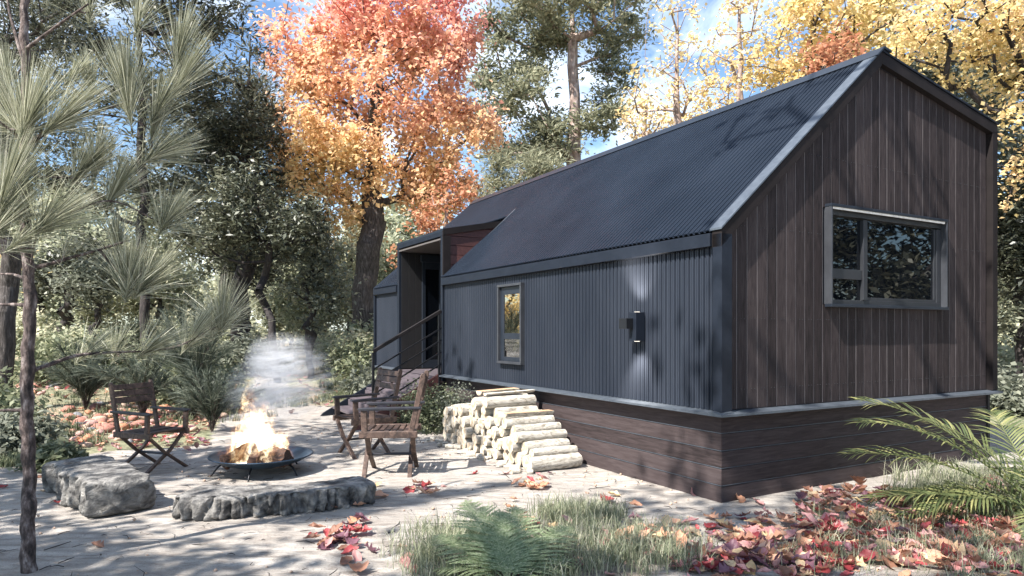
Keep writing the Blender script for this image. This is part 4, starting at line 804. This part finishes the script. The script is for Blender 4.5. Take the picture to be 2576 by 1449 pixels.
for u, v, tilt, L_, sp, dy, n_ in tf:
    Yt = Ys + dy; p = W(u, v, Yt) - so3; t_ = R(tilt); d = np.array([math.sin(t_), -.15 + .3 * rs.random(), math.cos(t_)]); Lm = L_ / F * Yt
    Vv, Fv = needles(p, d, Lm, int(n_ * .95), sp, rs, .0016)
    o = obj('needle_tuft', mesh_np('needle_tuft', Vv, Fv), M['needle'], sap)
    j = min(allb, key=lambda q: np.linalg.norm(q - p)); 
    if np.linalg.norm(j - p) > .02:
        mid_ = (j + p) / 2 - np.array([0, 0, .15 * np.linalg.norm(j - p)]); mb = MB(); mb.tube([j, mid_, p, p + d * .05], [.006, .005, .005, .004], 6); mb.build('twig', M['barksap'], sap, smooth=True)
# feathery young pines growing beside the stone bed
def feather(label, x, y, h, n, seed, w=.9, grp='feathery saplings beside the stones'):
    rg = np.random.default_rng(seed); z = float(gz(x, y)); root = thing('feathery_sapling', label, 'young pine', (x, y, z), 0, grp); Vs, Fs, k = [], [], 0; mb = MB()
    for i in range(n):
        a = rg.uniform(0, 2 * math.pi); q = rg.uniform(.15, 1); L_ = h * rg.uniform(.5, 1); lean = rg.uniform(.1, .9) * w
        P = [np.array([0, 0, 0]), np.array([math.cos(a) * lean * .3 * L_, math.sin(a) * lean * .3 * L_, L_ * .5]), np.array([math.cos(a) * lean * L_, math.sin(a) * lean * L_, L_ * (1 - .3 * lean)])]
        c = curve(P, 7); mb.tube(c, [.012 * (1 - .8 * j / 6) for j in range(7)], 5)
        for j in range(2, 7):
            dj = c[j] - c[j - 1]; V, F_ = needles(c[j], dj + np.array([0, 0, .02]), .30 * h * rg.uniform(.7, 1.2), 34, .42, rg, .0034, .08, .3); Vs.append(V); Fs.append(F_ + k); k += len(V)
    mb.build('stem', M['barksap'], root, smooth=True); obj('crown', mesh_np('crown', np.concatenate(Vs), np.concatenate(Fs)), M['feather'], root)
feather('feathery dark sapling spreading behind the left armchair', -4.75, 10.8, 1.15, 26, 301)
feather('feathery sapling left of the armchair beside the stone bed', -6.6, 12.2, 1.25, 26, 302)
feather('tall feathery sapling between the left armchair and the path', -6.3, 13.6, 2.0, 30, 303, .5)
feather('low feathery sapling right behind the stones near the smoke', -5.7, 12.2, .8, 18, 304)
feather('feathery sapling near the left edge behind the sapling trunk', -8.0, 12.8, 1.4, 24, 305)

# ================================================================= SHRUBS
def shrub_mesh(seed, r_, h, n, L, Wd):
    rg = np.random.default_rng(seed); c = fill([(np.array([0, 0, h * .45]), (r_ * .8, r_ * .8, h * .5))] + [(np.array([rg.uniform(-.6, .6) * r_, rg.uniform(-.6, .6) * r_, h * rg.uniform(.2, .8)]), (r_ * .45, r_ * .45, h * .35)) for _ in range(5)], n // 14, rg, .4)
    P = c[rg.integers(0, len(c), n)] + rg.normal(size=(n, 3)) * .11 * r_ / .5; P[:, 2] = np.abs(P[:, 2]) + .01
    V, Fq = leaf_cloud(P, L, Wd, .5, .2, rg); return mesh_np('foliage', V, Fq), c
def shrub(name, label, x, y, r_, h, seed, n=2600, L=.06, Wd=.03, mat='leaf_shrub', group=None, cat='shrub'):
    m_, c = shrub_mesh(seed, r_, h, n, L, Wd); root = thing(name, label, cat, (x, y, float(gz(x, y))), 0, group); obj('foliage', m_, M[mat], root)
    mb = MB()
    for t_ in c[:: max(1, len(c) // 14)]: mb.tube([(0, 0, -.02), tuple(t_ * np.array([.4, .4, .5])), tuple(t_)], [.008, .006, .003], 5)
    mb.build('stem', M['barkdark'], root); return root
shrub('leafy_shrub', 'leafy green shrub against the cabin between stairs and woodpile', *H(-.62, 5.55, 0)[:2], .55, .62, 401, 4200, .055, .032)
shrub('leafy_shrub', 'airy shrub with upright twigs and tiny flowers left of the woodpile', *H(-.35, 5.05, 0)[:2], .38, .80, 402, 1500, .04, .028, 'leaf_grey')
sh = [(-7.3, 9.4, .75, .55, 'leafy green shrub at the left edge beside the stones'), (-6.5, 8.7, .55, .38, 'low green ground plant below the left edge shrub'), (-8.2, 10.6, .8, .7, 'green shrub behind the old pine trunk'), (-5.3, 7.95, .28, .16, 'small green plant left of the block-shaped stone'), (-5.75, 13.4, .6, .42, 'dark green shrub left of the smoke behind the stones'), (-6.6, 14.2, .8, .55, 'dark green shrub behind the left armchair back'), (-6.9, 14.8, 1.0, .75, 'green shrub deep behind the left armchair'),
      (-3.1, 16.0, .9, .35, 'grassy green shrub right of the smoke'), (-3.6, 18.5, 1.2, .6, 'green bush by the slender tree right of the path'), (-4.6, 21.5, 1.2, .5, 'round green bush in front of the maple trunk'), (-2.6, 18.0, 1.0, .5, 'green bush between the porch and the grass'), (-8.8, 17, 1.1, .8, 'green bush among the stones far left'), (-10.5, 16, 1.2, .9, 'large green bush by the left edge woods'), (-7.5, 19.5, 1.2, .7, 'bush left of the path entrance'), (-6.4, 26, 1.2, .6, 'pale bush right of the path in the woods'), (-11.3, 26, 1.5, .9, 'pale bush left of the path in the woods')]
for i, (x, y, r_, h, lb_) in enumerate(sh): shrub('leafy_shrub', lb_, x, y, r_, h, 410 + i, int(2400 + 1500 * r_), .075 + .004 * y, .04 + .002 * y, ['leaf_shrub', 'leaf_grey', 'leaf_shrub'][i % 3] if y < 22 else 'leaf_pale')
for i, (x, y, r_, h, lb_) in enumerate(((9.6, 13.2, 1.0, .6, 'dark bush at the right edge beyond the cabin corner'), (12.4, 17.5, 1.3, 1.0, 'pale bush beyond the right end of the cabin'), (11.0, 16.0, .8, .5, 'small bush behind the palm at the right edge'))): shrub('leafy_shrub', lb_, x, y, r_, h, 440 + i, 4200, .14, .08, 'leaf_grey' if i != 1 else 'leaf_pale')
mfar, _ = shrub_mesh(450, 1.3, 1.3, 3800, .2, .13); k = 0
for i in range(90):
    Y = rf_.uniform(22, 50); q = rf_.uniform(-.82, -.10) if i < 50 else rf_.uniform(.68, .85)
    x = q * Y
    if abs(x - (-5.0 - (Y - 14) * .34)) < 1.6: continue
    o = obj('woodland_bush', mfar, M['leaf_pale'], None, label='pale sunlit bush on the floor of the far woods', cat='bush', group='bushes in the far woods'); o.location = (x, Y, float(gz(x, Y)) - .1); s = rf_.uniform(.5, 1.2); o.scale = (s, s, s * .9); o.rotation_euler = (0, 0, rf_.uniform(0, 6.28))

# ================================================================= GRASS
def blades(P, L, wid, rg, bend=.6):
    n = len(P); a = rg.uniform(0, 2 * math.pi, (n, 1)); d = np.concatenate([np.cos(a), np.sin(a), np.zeros((n, 1))], 1); s = np.concatenate([-np.sin(a), np.cos(a), np.zeros((n, 1))], 1); up = np.array([0, 0, 1.]); l = L * rg.uniform(.4, 1.3, (n, 1)); bn = bend * rg.uniform(.2, 1.5, (n, 1)); w = wid * rg.uniform(.6, 1.3, (n, 1)); R_ = []
    for q, ww in ((0, 1), (.4, .9), (.75, .6), (1, .08)):
        c = P + up * l * (q - .35 * bn * q * q) + d * l * bn * q * q; R_ += [c - s * w * ww, c + s * w * ww]
    V = np.stack(R_, 1).reshape(-1, 3); i8 = (np.arange(n) * 8)[:, None]
    return V, np.concatenate([i8 + np.array([[0, 1, 3, 2]]), i8 + np.array([[2, 3, 5, 4]]), i8 + np.array([[4, 5, 7, 6]])])
def patch(cs, n, rg):
    k = rg.integers(0, len(cs), n); c = np.array([(x, y) for x, y, *_ in cs])[k]; r_ = np.array([(a, b) for *_, a, b in cs])[k]; t = rg.uniform(0, 2 * math.pi, n); q = rg.uniform(0, 1, n) ** .6
    xy = c + np.stack([np.cos(t), np.sin(t)], 1) * r_ * q[:, None]; tuft = xy[rg.integers(0, n, n)]; sel = rg.random(n) < .72; seeds = xy[:max(3, n // 45)]
    xy[sel] = seeds[rg.integers(0, len(seeds), sel.sum())] + rg.normal(size=(sel.sum(), 2)) * .045
    return np.concatenate([xy, gz(xy[:, 0], xy[:, 1])[:, None]], 1)
rg = np.random.default_rng(501)
def grass(name, label, cs, n, L, wid, mat='grass', bend=.6):
    V, F_ = blades(patch(cs, n, rg), L, wid, rg, bend); obj(name, mesh_np(name, V, F_), M[mat], None, label=label, cat='grass', kind='stuff')
grass('grass', 'wispy grass clump in the middle foreground around the fern', [(.2, 5.3, .85, .75), (-.45, 5.0, .55, .6), (.85, 5.0, .6, .5), (.3, 4.7, 1.1, .4), (.55, 5.9, .4, .3)], 9000, .16, .0028)
grass('grass', 'thin grass growing through the fallen leaves at lower right', [(3.0, 5.4, .8, .7), (4.0, 5.6, .8, .8), (2.5, 4.7, .8, .4), (3.7, 4.8, .9, .5), (4.3, 6.4, .6, .6)], 4200, .15, .0026)
grass('grass', 'tall grass at the foot of the palm on the right', [(4.4, 6.0, .5, .6), (4.7, 7.2, .6, .6), (3.9, 6.4, .35, .3)], 3500, .24, .003)
grass('meadow_grass', 'short meadow grass between the porch and the woods', [(-2.9, 15.6, 1.3, 1.6), (-3.3, 18, 1.8, 1.6), (-2.2, 15.2, .8, 1.2), (-4.0, 21, 2, 2)], 9000, .2, .007, 'leaf_shrub')
grass('meadow_grass', 'ground grass among the stones on the left', [(-7.0, 10, 1.5, 1.3), (-6, 12.6, 1.6, 1.2), (-5.5, 14.8, 1.8, 1.0), (-8.5, 13, 1.5, 2), (-6, 8.4, .6, .4), (-9, 18, 3, 3)], 10000, .14, .006, 'leaf_shrub')

# ================================================================= FERN AND PALM
def frond_fern(root, base, az, L, arch, rg, name='frond'):
    n = 24; P = []
    for i in range(n + 1):
        t = i / n; r_ = L * t * (1 - .12 * t); P.append(np.array([math.cos(az) * r_ * arch[0], math.sin(az) * r_ * arch[0], L * (arch[1] * t - arch[2] * t * t)]) + base)
    mb = MB(); mb.tube(P, [.0045 * (1 - .8 * i / n) for i in range(n + 1)], 5)
    for i in range(4, n):
        t = i / n; d = unit(P[i + 1] - P[i]); sd = unit(np.cross(d, [0, 0, 1])); up = np.cross(sd, d); pl = L * .29 * math.sin(math.pi * min(1, (t * .93 + .06)) ** .75) * (1 if t < .95 else .5)
        for s in (-1, 1):
            dr = unit(sd * s + d * .45 + up * rg.uniform(-.12, .22)); m_ = 10; pd = unit(np.cross(dr, up))
            prev = P[i]; w0 = L * .017
            for j in range(m_):
                q = j / m_; c = P[i] + dr * pl * q + np.array([0, 0, -.10 * pl * q * q]); c2 = P[i] + dr * pl * (q + .9 / m_) + np.array([0, 0, -.10 * pl * q * q]); lw = w0 * (1 - q) ** .7 + .001
                for s2 in (-1, 1): mb.add([c, c + dr * pl * .045 + pd * s2 * lw * .8 + up * .001, c2 + dr * pl * .05 + pd * s2 * lw, c2], [(0, 1, 2, 3)])
    return mb.build(name, M['fern'], root)
rg = np.random.default_rng(9)
fn = thing('fern', 'large green fern with arching toothed fronds at bottom centre', 'fern', (-.02, 4.33, 0))
for az, L_, ar in ((R(125), .85, (.72, .78, .28)), (R(85), .80, (.75, .70, .25)), (R(48), .85, (.85, .55, .28)), (R(150), .8, (.85, .55, .28)), (R(100), .62, (.70, .85, .25)), (R(60), .58, (.8, .62, .3)), (R(135), .60, (.75, .75, .3)), (R(25), .62, (.95, .42, .3)), (R(168), .62, (.95, .42, .35)), (R(80), .45, (.6, .8, .3)), (R(-10), .5, (.95, .35, .35)), (R(195), .46, (.95, .35, .3)), (R(115), .42, (.6, .85, .2)), (R(45), .4, (.7, .8, .3)), (R(250), .4, (.9, .5, .5)), (R(300), .4, (.9, .5, .5))): frond_fern(fn, np.array([0, 0, .0]), az, L_, ar, rg)
def palm_frond(root, az, L, arch, rg, nl=34, ll=.42, curl=0, twist=0):
    n = 40; P = []
    for i in range(n + 1): t = i / n; P.append(np.array([math.cos(az + curl * t) * L * t * arch[0], math.sin(az + curl * t) * L * t * arch[0], L * (arch[1] * t - arch[2] * t * t)]))
    mb = MB(); mb.tube(P, [.010 * (1 - .85 * i / n) for i in range(n + 1)], 6)
    for i in range(6, n):
        t = i / n; d = unit(P[min(i + 1, n)] - P[i - 1]); sd = unit(np.cross(d, [0, 0, 1])); up = np.cross(sd, d); pl = ll * (math.sin(math.pi * (t * .85 + .12)) ** .6) * rg.uniform(.85, 1.1)
        for s in (-1, 1):
            dr = unit(sd * s * .85 + d * .75 + up * (.25 + rg.uniform(-.2, .2))); wv = unit(np.cross(dr, up) + up * .3 * s); w_ = .009; Q = []
            for q, ww in ((0, .5), (.3, 1), (.65, .8), (1, .05)): c = P[i] + dr * pl * q - np.array([0, 0, pl * .30 * q * q]); Q += [c - wv * w_ * ww, c + wv * w_ * ww]
            mb.add(Q, [(0, 1, 3, 2), (2, 3, 5, 4), (4, 5, 7, 6)])
    return mb.build('frond', M['palm'], root)
pm = thing('palm_plant', 'low palm with long green and yellow fronds leaning in from the right edge', 'palm', (4.55, 5.75, .0))
for az, L_, ar, ll, cu in ((R(168), 1.75, (.9, .98, .52), .46, .1), (R(150), 1.75, (.85, 1.05, .5), .46, .1), (R(178), 1.75, (.95, .72, .42), .44, -.1), (R(186), 1.6, (.97, .42, .30), .40, -.1), (R(200), 1.3, (.95, .60, .5), .36, -.2), (R(120), 1.4, (.7, .95, .4), .4, .2), (R(100), 1.3, (.6, 1.05, .4), .4, -.2), (R(230), 1.1, (.9, .5, .5), .34, 0), (R(60), 1.2, (.7, .9, .5), .36, 0), (R(172), 1.35, (.98, .16, .12), .3, .15), (R(140), 1.1, (.9, .55, .45), .36, 0), (R(300), 1.0, (.8, .7, .5), .3, 0), (R(0), 1.1, (.8, .8, .5), .3, 0), (R(85), 1.0, (.7, .8, .5), .3, 0), (R(158), 1.2, (.95, .4, .3), .4, 0)): palm_frond(pm, az, L_, ar, rg, ll=ll, curl=cu)
mb = MB(); mb.tube([(0, 0, -.05), (0, 0, .12), (0, 0, .2)], [.06, .07, .03], 10); mb.build('stem', M['barkdark'], pm)

# ================================================================= FALLEN LEAVES
def leafshape(kind, sd):
    rg = np.random.default_rng(sd); n = 9; m_ = 7; V = []
    for i in range(n):
        t = i / (n - 1)
        if kind == 0: w_ = .36 * math.sin(math.pi * (t * .94 + .03)) ** .75 * (1 - .25 * t)
        elif kind == 1: w_ = .42 * math.sin(math.pi * (t * .94 + .03)) ** .6 * (1 + .35 * math.cos(t * 6 * math.pi))
        else: w_ = .27 * math.sin(math.pi * (t * .95 + .03)) ** .8
        for j in range(m_):
            s = (j / (m_ - 1)) * 2 - 1; x = (t - .5) - .05 * abs(s); y = s * w_; z = .55 * curl_[kind] * y * y * 2.4 + .28 * (t - .5) ** 2 + .03 * math.sin(t * 9 + s * 4 + sd) + .035 * abs(s) * math.sin(t * 17 + sd)
            V.append((x, y, z))
    zz = min(v[2] for v in V); V = [(x, y, z - zz + .008) for x, y, z in V]; F_ = [(i * m_ + j, i * m_ + j + 1, (i + 1) * m_ + j + 1, (i + 1) * m_ + j) for i in range(n - 1) for j in range(m_ - 1)]
    k = len(V); c = [V[m_ * i + m_ // 2] for i in range(2)]; x, y, z = V[m_ // 2]; V += [(x, -.008, z), (x, .008, z), (x - .22, .012 + .03, z + .05), (x - .22, .03, z + .05)]; F_.append((k, k + 1, k + 2, k + 3))
    return V, F_
curl_ = [1.3, .9, 2.2]; LM = {}
for kd in range(3):
    for sd in range(3):
        V, F_ = leafshape(kd, sd * 3 + 1)
        for cn in DC: m_ = bpy.data.meshes.new('fallen_leaf'); m_.from_pydata(V, [], F_); m_.polygons.foreach_set('use_smooth', [True] * len(F_)); m_.materials.append(M['dead_' + cn]); LM[kd, sd, cn] = (m_, V, F_)
CN = {'crimson': 'crimson', 'pink': 'pinkish red', 'purple': 'dark purple', 'brown': 'brown', 'orange': 'orange', 'yellow': 'pale yellow'}
rl = np.random.default_rng(61)
def leaf(x, y, s, cn, zone, zoff=0, tilt=.35, label=None, z=None):
    kd, sd = int(rl.integers(0, 3)), int(rl.integers(0, 3)); o = obj('fallen_leaf', LM[kd, sd, cn][0], M['dead_' + cn], None, label=label or f'{CN[cn]} curled fallen leaf lying {zone}', cat='leaf', group=f'{CN[cn]} fallen leaves {zone}' if not label else 'leaves lying apart on the sand')
    o.location = (x, y, (float(gz(x, y)) if z is None else z) + .004 + zoff); o.scale = (s, s * rl.uniform(.8, 1.15), s * rl.uniform(.8, 1.3)); o.rotation_euler = (rl.normal() * tilt, rl.normal() * tilt, rl.uniform(0, 6.28)); return o
single = [(545, 1292, .17, 'purple', 'purple leaf on the sand against the long stone slab'), (955, 1252, .17, 'orange', 'orange brown leaf standing just right of the long stone slab'), (1030, 1240, .13, 'crimson', 'upright dark red leaf on sand below the nearer right chair'), (1072, 1228, .17, 'crimson', 'red leaf pair below the front leg of the side-on chair'), (905, 1275, .13, 'orange', 'pale orange leaf below the right end of the long slab'),
    (820, 1262, .14, 'crimson', 'red leaf leaning on the long slab front'), (840, 1280, .10, 'brown', 'brown leaf under the right half of the long slab'), (1195, 1195, .10, 'crimson', 'flat red leaf alone on sand below the woodpile'), (1525, 1262, .15, 'crimson', 'red leaf on sand right of the grass clump'), (1545, 1250, .13, 'yellow', 'yellow leaf resting by the red leaf right of the grass clump'), (1600, 1275, .12, 'orange', 'orange leaf between grass clump and cabin corner'), (1748, 1245, .12, 'pink', 'pink leaf leaning at the cabin skirt left of the corner'),
    (1860, 1262, .15, 'orange', 'salmon leaf leaning at the cabin corner'), (1905, 1268, .15, 'pink', 'pink leaf just right of the cabin corner'), (8, 1230, .16, 'crimson', 'bright red leaf at the left edge on the sand'), (150, 1270, .14, 'crimson', 'dark red leaf beside the sapling foot'), (205, 1278, .07, 'crimson', 'tiny red leaf below the block-shaped stone'), (110, 1205, .13, 'brown', 'brown leaf left of the block-shaped stone'), (60, 1185, .14, 'brown', 'brown curled leaf near the left edge plants'), (525, 1250, .06, 'yellow', 'tiny yellow leaf between the two stone seats'), (735, 1040, .2, 'brown', 'large brown leaf lying behind the fire at the smoke foot'), (380, 1120, .14, 'crimson', 'red leaf under the left armchair'), (1790, 1330, .16, 'crimson', 'flat red leaf on sand below the cabin corner'), (2125, 1235, .14, 'orange', 'salmon leaf on the sand in front of the gable')]
for u, v, s, cn, lb_ in single: p = G(u, v); leaf(p[0], p[1], s, cn, '', .01, .3, lb_)
cnt = len(single); items = []
def scatter(zone, uv, n, s, wts, pile=0, stuff=False):
    for _ in range(n):
        u, v, ru, rv = uv[int(rl.integers(0, len(uv)))]; t = rl.uniform(0, 6.28); q = rl.uniform(0, 1) ** .6; p = G(u + ru * q * math.cos(t), max(v + rv * q * math.sin(t), 1180)); p = p + 0
        items.append((p[0], p[1], s * rl.uniform(.65, 1.2), DC[int(rl.choice(6, p=np.array(wts) / sum(wts)))], zone, pile * rl.random()))
scatter('in the pile on the sand left of the fern', [(850, 1355, 65, 35), (820, 1365, 45, 20), (900, 1335, 50, 22)], 34, .13, (3, 1, 5, 1.5, 1, 0), .05)
scatter('on the sand and grass left of the fern', [(960, 1400, 60, 50), (880, 1410, 30, 40), (1010, 1420, 60, 30)], 12, .12, (1, 2, 1, 2, 2, 1), .01)
scatter('in the grass clump round the fern', [(1500, 1380, 180, 70), (1350, 1290, 150, 60), (1080, 1240, 60, 25), (1340, 1222, 50, 14), (1640, 1340, 70, 60)], 62, .13, (1, 3, 1, 3, 4, 2), .03)
scatter('on bare sand below the cabin corner', [(1850, 1340, 110, 40), (1900, 1380, 100, 50), (1740, 1380, 80, 60)], 38, .14, (2, 3, 2, 2, 3, 1.5), .01)
scatter('in the leaf drift at lower right', [(2050, 1370, 200, 70), (2250, 1350, 250, 90), (2400, 1390, 170, 60), (2150, 1270, 150, 40), (2500, 1300, 90, 90), (1950, 1420, 220, 40)], 540, .142, (1.6, 3.2, 2.0, 3.6, 3.2, 1.3), .05)
scatter('thinly over the bare sand of the clearing', [(500, 1350, 420, 70), (1150, 1230, 260, 60), (250, 1230, 200, 60), (1250, 1200, 250, 20)], 16, .085, (2, 2, 1, 4, 2, 1), .0)
items.sort(key=lambda t: t[1])
grouped = [i for i in items][:]
rest_ = []; nmax = 296 - cnt
for k, it in enumerate(items):
    if k < nmax: leaf(it[0], it[1], it[2], it[3], it[4], it[5])
    else: rest_.append(it)
# the remaining ones and a carpet of small leaf scraps
mb = MB(); dn = [M['dead_' + c] for c in DC]
for _ in range(520):
    u = rl.uniform(1680, 2620); v = rl.uniform(1225, 1470)
    if v < 1300 - (u - 1900) * .16: continue
    p = G(u, v); rest_.append((p[0], p[1], .05 + .06 * rl.random(), DC[int(rl.choice(6, p=[.15, .2, .2, .2, .15, .1]))], '', 0))
for _ in range(420):
    y = rl.uniform(9.0, 16); x = -4.0 - (y - 9) * .42 - rl.exponential(1.6); rest_.append((x, y, rl.uniform(.07, .14), DC[int(rl.choice(6, p=[.16, .24, .1, .25, .18, .07]))], '', .02))
for _ in range(260):
    y = rl.uniform(14, 26); x = -2.2 - (y - 14) * .3 - rl.exponential(2.0); rest_.append((x, y, rl.uniform(.08, .16), DC[int(rl.choice(6, p=[.1, .24, .1, .3, .18, .08]))], '', .02))
for x, y, s, cn, z_, zo in rest_:
    kd, sd = int(rl.integers(0, 3)), int(rl.integers(0, 3)); V, F_ = LM[kd, sd, cn][1:]; A3 = np.array(V) * s; t = rl.uniform(0, 6.28); c, sn = math.cos(t), math.sin(t); A3 = np.stack([A3[:, 0] * c - A3[:, 1] * sn, A3[:, 0] * sn + A3[:, 1] * c, A3[:, 2] + A3[:, 0] * rl.normal() * .3], 1); A3[:, 2] -= A3[:, 2].min()
    mb.add(A3 + np.array([x, y, float(gz(x, y)) + .004 + zo]), F_, DC.index(cn))
mb.build('leaf_litter', dn, None, label='litter of small red, brown and yellow fallen leaves on the ground', cat='leaves', kind='stuff')

mb = MB()
for _ in range(520):
    if rl.random() < .75: x, y = rl.uniform(-4.6, 1.6), rl.uniform(4.4, 11)
    else: x, y = rl.uniform(-6, 4), rl.uniform(4.3, 6.5)
    z = float(gz(x, y)) + .012; a = rl.uniform(0, 3.14); l = rl.exponential(.035) + .012; r_ = rl.uniform(.0015, .0035)
    dx, dy = math.cos(a) * l, math.sin(a) * l; mb.tube([(x - dx, y - dy, z), (x + .2 * dy, y - .2 * dx, z + .006), (x + dx, y + dy, z)], [r_, r_ * 1.2, r_ * .6], 4)
mb.build('twig_litter', M['barkdark'], None, label='scattered small dark twigs and bark bits on the pale sand', cat='twigs', kind='stuff')
mb = MB()
for _ in range(420):
    x, y = rl.uniform(-5.2, 2.2), rl.uniform(4.3, 11.5); r_ = rl.uniform(.006, .02); z = float(gz(x, y)) + .004; V = [(x + r_, y, z), (x, y + r_, z), (x - r_, y, z), (x, y - r_, z), (x + .2 * r_, y, z + r_ * .8), (x, y, z - r_)]
    mb.add(V, [(0, 1, 4), (1, 2, 4), (2, 3, 4), (3, 0, 4), (1, 0, 5), (2, 1, 5), (3, 2, 5), (0, 3, 5)])
mb.build('gravel', M['stone_tan'], None, smooth=True, label='tiny tan gravel grains scattered over the sand', cat='gravel', kind='stuff')
# ================================================================= RIVER STONES
SM = []
for sd in range(6):
    V = []; n, k = 8, 10; e = (random.uniform(.85, 1.2), random.uniform(.6, .85), random.uniform(.42, .62))
    for i in range(n + 1):
        ph = math.pi * i / n
        for j in range(k):
            th = 2 * math.pi * j / k; d = Vector((math.sin(ph) * math.cos(th), math.sin(ph) * math.sin(th), math.cos(ph))); rr = 1 + .28 * mnoise.noise(d * 1.5 + Vector((sd * 5, 0, 0))); V.append((d.x * rr * e[0], d.y * rr * e[1], d.z * rr * e[2]))
    SM.append((V, [(i * k + j, (i + 1) * k + j, (i + 1) * k + (j + 1) % k, i * k + (j + 1) % k) for i in range(n) for j in range(k)]))
SN = {'stone_red': 'brick red', 'stone_tan': 'tan', 'stone_grey': 'dark grey', 'stone_rust': 'rusty orange', 'stone_pink': 'pinkish'}; SMM = {}
for i, (V, F_) in enumerate(SM):
    for cn in SN: m_ = bpy.data.meshes.new('river_stone'); m_.from_pydata(V, [], F_); m_.polygons.foreach_set('use_smooth', [True] * len(F_)); m_.materials.append(M[cn]); SMM[i, cn] = m_
zones = [('in the bed left of the fire behind the left armchair', [(440, 1030, 120, 30), (330, 1050, 120, 40), (520, 1035, 50, 26)], 120, .10), ('below the left armchair seat', [(300, 1090, 110, 28), (420, 1085, 90, 18)], 44, .085), ('at the left of the bed near the green plants', [(210, 1100, 50, 30), (250, 1060, 60, 30), (200, 1050, 60, 24)], 56, .10), ('far back among the plants and saplings', [(300, 960, 200, 26), (160, 975, 120, 24), (520, 985, 60, 16)], 70, .15)]
for zn, uv, n_, s in zones:
    for _ in range(n_):
        u, v, ru, rv = uv[int(rl.integers(0, len(uv)))]; t = rl.uniform(0, 6.28); q = rl.uniform(0, 1) ** .6; p = G(u + ru * q * math.cos(t), v + rv * q * math.sin(t)); cn = list(SN)[int(rl.choice(5, p=[.33, .22, .08, .15, .22]))]; r_ = s * rl.uniform(.5, 1.25)
        o = obj('river_stone', SMM[int(rl.integers(0, 6)), cn], M[cn], None, label=f'{SN[cn]} rounded stone {zn}', cat='stone', group=f'{SN[cn]} stones {zn}'); o.location = (p[0], p[1], p[2] + r_ * .28); o.scale = (r_, r_, r_); o.rotation_euler = (rl.normal() * .2, rl.normal() * .2, rl.uniform(0, 6.28))
SUN, SKY, EXPO = 5.0, .09, 1.36
# ================================================================= LIGHT, SKY, CAMERA
sc = bpy.context.scene
Lh = np.array([ca - .25 * sa, sa + .25 * ca]); el = math.atan2(1.2, np.linalg.norm(Lh)); Ld = Vector((Lh[0], Lh[1], -1.2)).normalized()
sun = bpy.data.lights.new('sun', 'SUN'); sun.energy = SUN; sun.angle = R(.53); sun.color = (1, .95, .89)
so_ = bpy.data.objects.new('sun', sun); C.objects.link(so_); so_.rotation_euler = Ld.to_track_quat('-Z', 'Y').to_euler()
w = bpy.data.worlds.new('World'); sc.world = w; w.use_nodes = True; nt = w.node_tree; nt.nodes.clear()
out = nt.nodes.new('ShaderNodeOutputWorld'); bg = N(nt, 'Background', Strength=SKY); sk = nt.nodes.new('ShaderNodeTexSky'); sk.sky_type = 'NISHITA'; sk.sun_disc = False
sk.sun_elevation = el; sk.sun_rotation = math.atan2(-Ld.x, -Ld.y); sk.air_density = 1.0; sk.dust_density = .6; sk.ozone_density = 1.5
tc = N(nt, 'TexCoord'); mp = N(nt, 'Mapping'); mp.inputs['Scale'].default_value = (1, 1, 2.2); nt.links.new(tc.outputs['Generated'], mp.inputs[0])
nz_ = N(nt, 'TexNoise', Scale=2.6, Detail=7, Roughness=.6, Distortion=.5); nt.links.new(mp.outputs[0], nz_.inputs['Vector'])
fc = ramp(nt, nz_.outputs[0], [(.49, (0, 0, 0)), (.68, (.8, .8, .8))])
skc = mix(nt, 1.0, sk.outputs[0], (.92, 1.03, 1.10), 'MULTIPLY'); nt.links.new(mix(nt, fc, skc, (9.5, 10.0, 10.5)), bg.inputs[0]); nt.links.new(bg.outputs[0], out.inputs[0])
cam = bpy.data.cameras.new('camera'); co = bpy.data.objects.new('camera', cam); C.objects.link(co); sc.camera = co
co.location = (0, 0, HC); co.rotation_euler = (R(90), 0, 0); cam.sensor_width = 36; cam.sensor_fit = 'HORIZONTAL'; cam.lens = 36 * F / 2576; cam.shift_y = (HV - 724.5) / 2576; cam.clip_end = 2000; cam.clip_start = .05
sc.view_settings.view_transform = 'Standard'; sc.view_settings.look = 'None'; sc.view_settings.exposure = EXPO; sc.view_settings.gamma = 1
sc.render.engine = 'CYCLES'; sc.cycles.max_bounces = 4; sc.cycles.transparent_max_bounces = 8; sc.cycles.diffuse_bounces = 2; sc.cycles.volume_bounces = 1; sc.cycles.volume_step_rate = 2.5
sc.cycles.use_denoising = True; sc.render.resolution_x = 1024; sc.render.resolution_y = 576
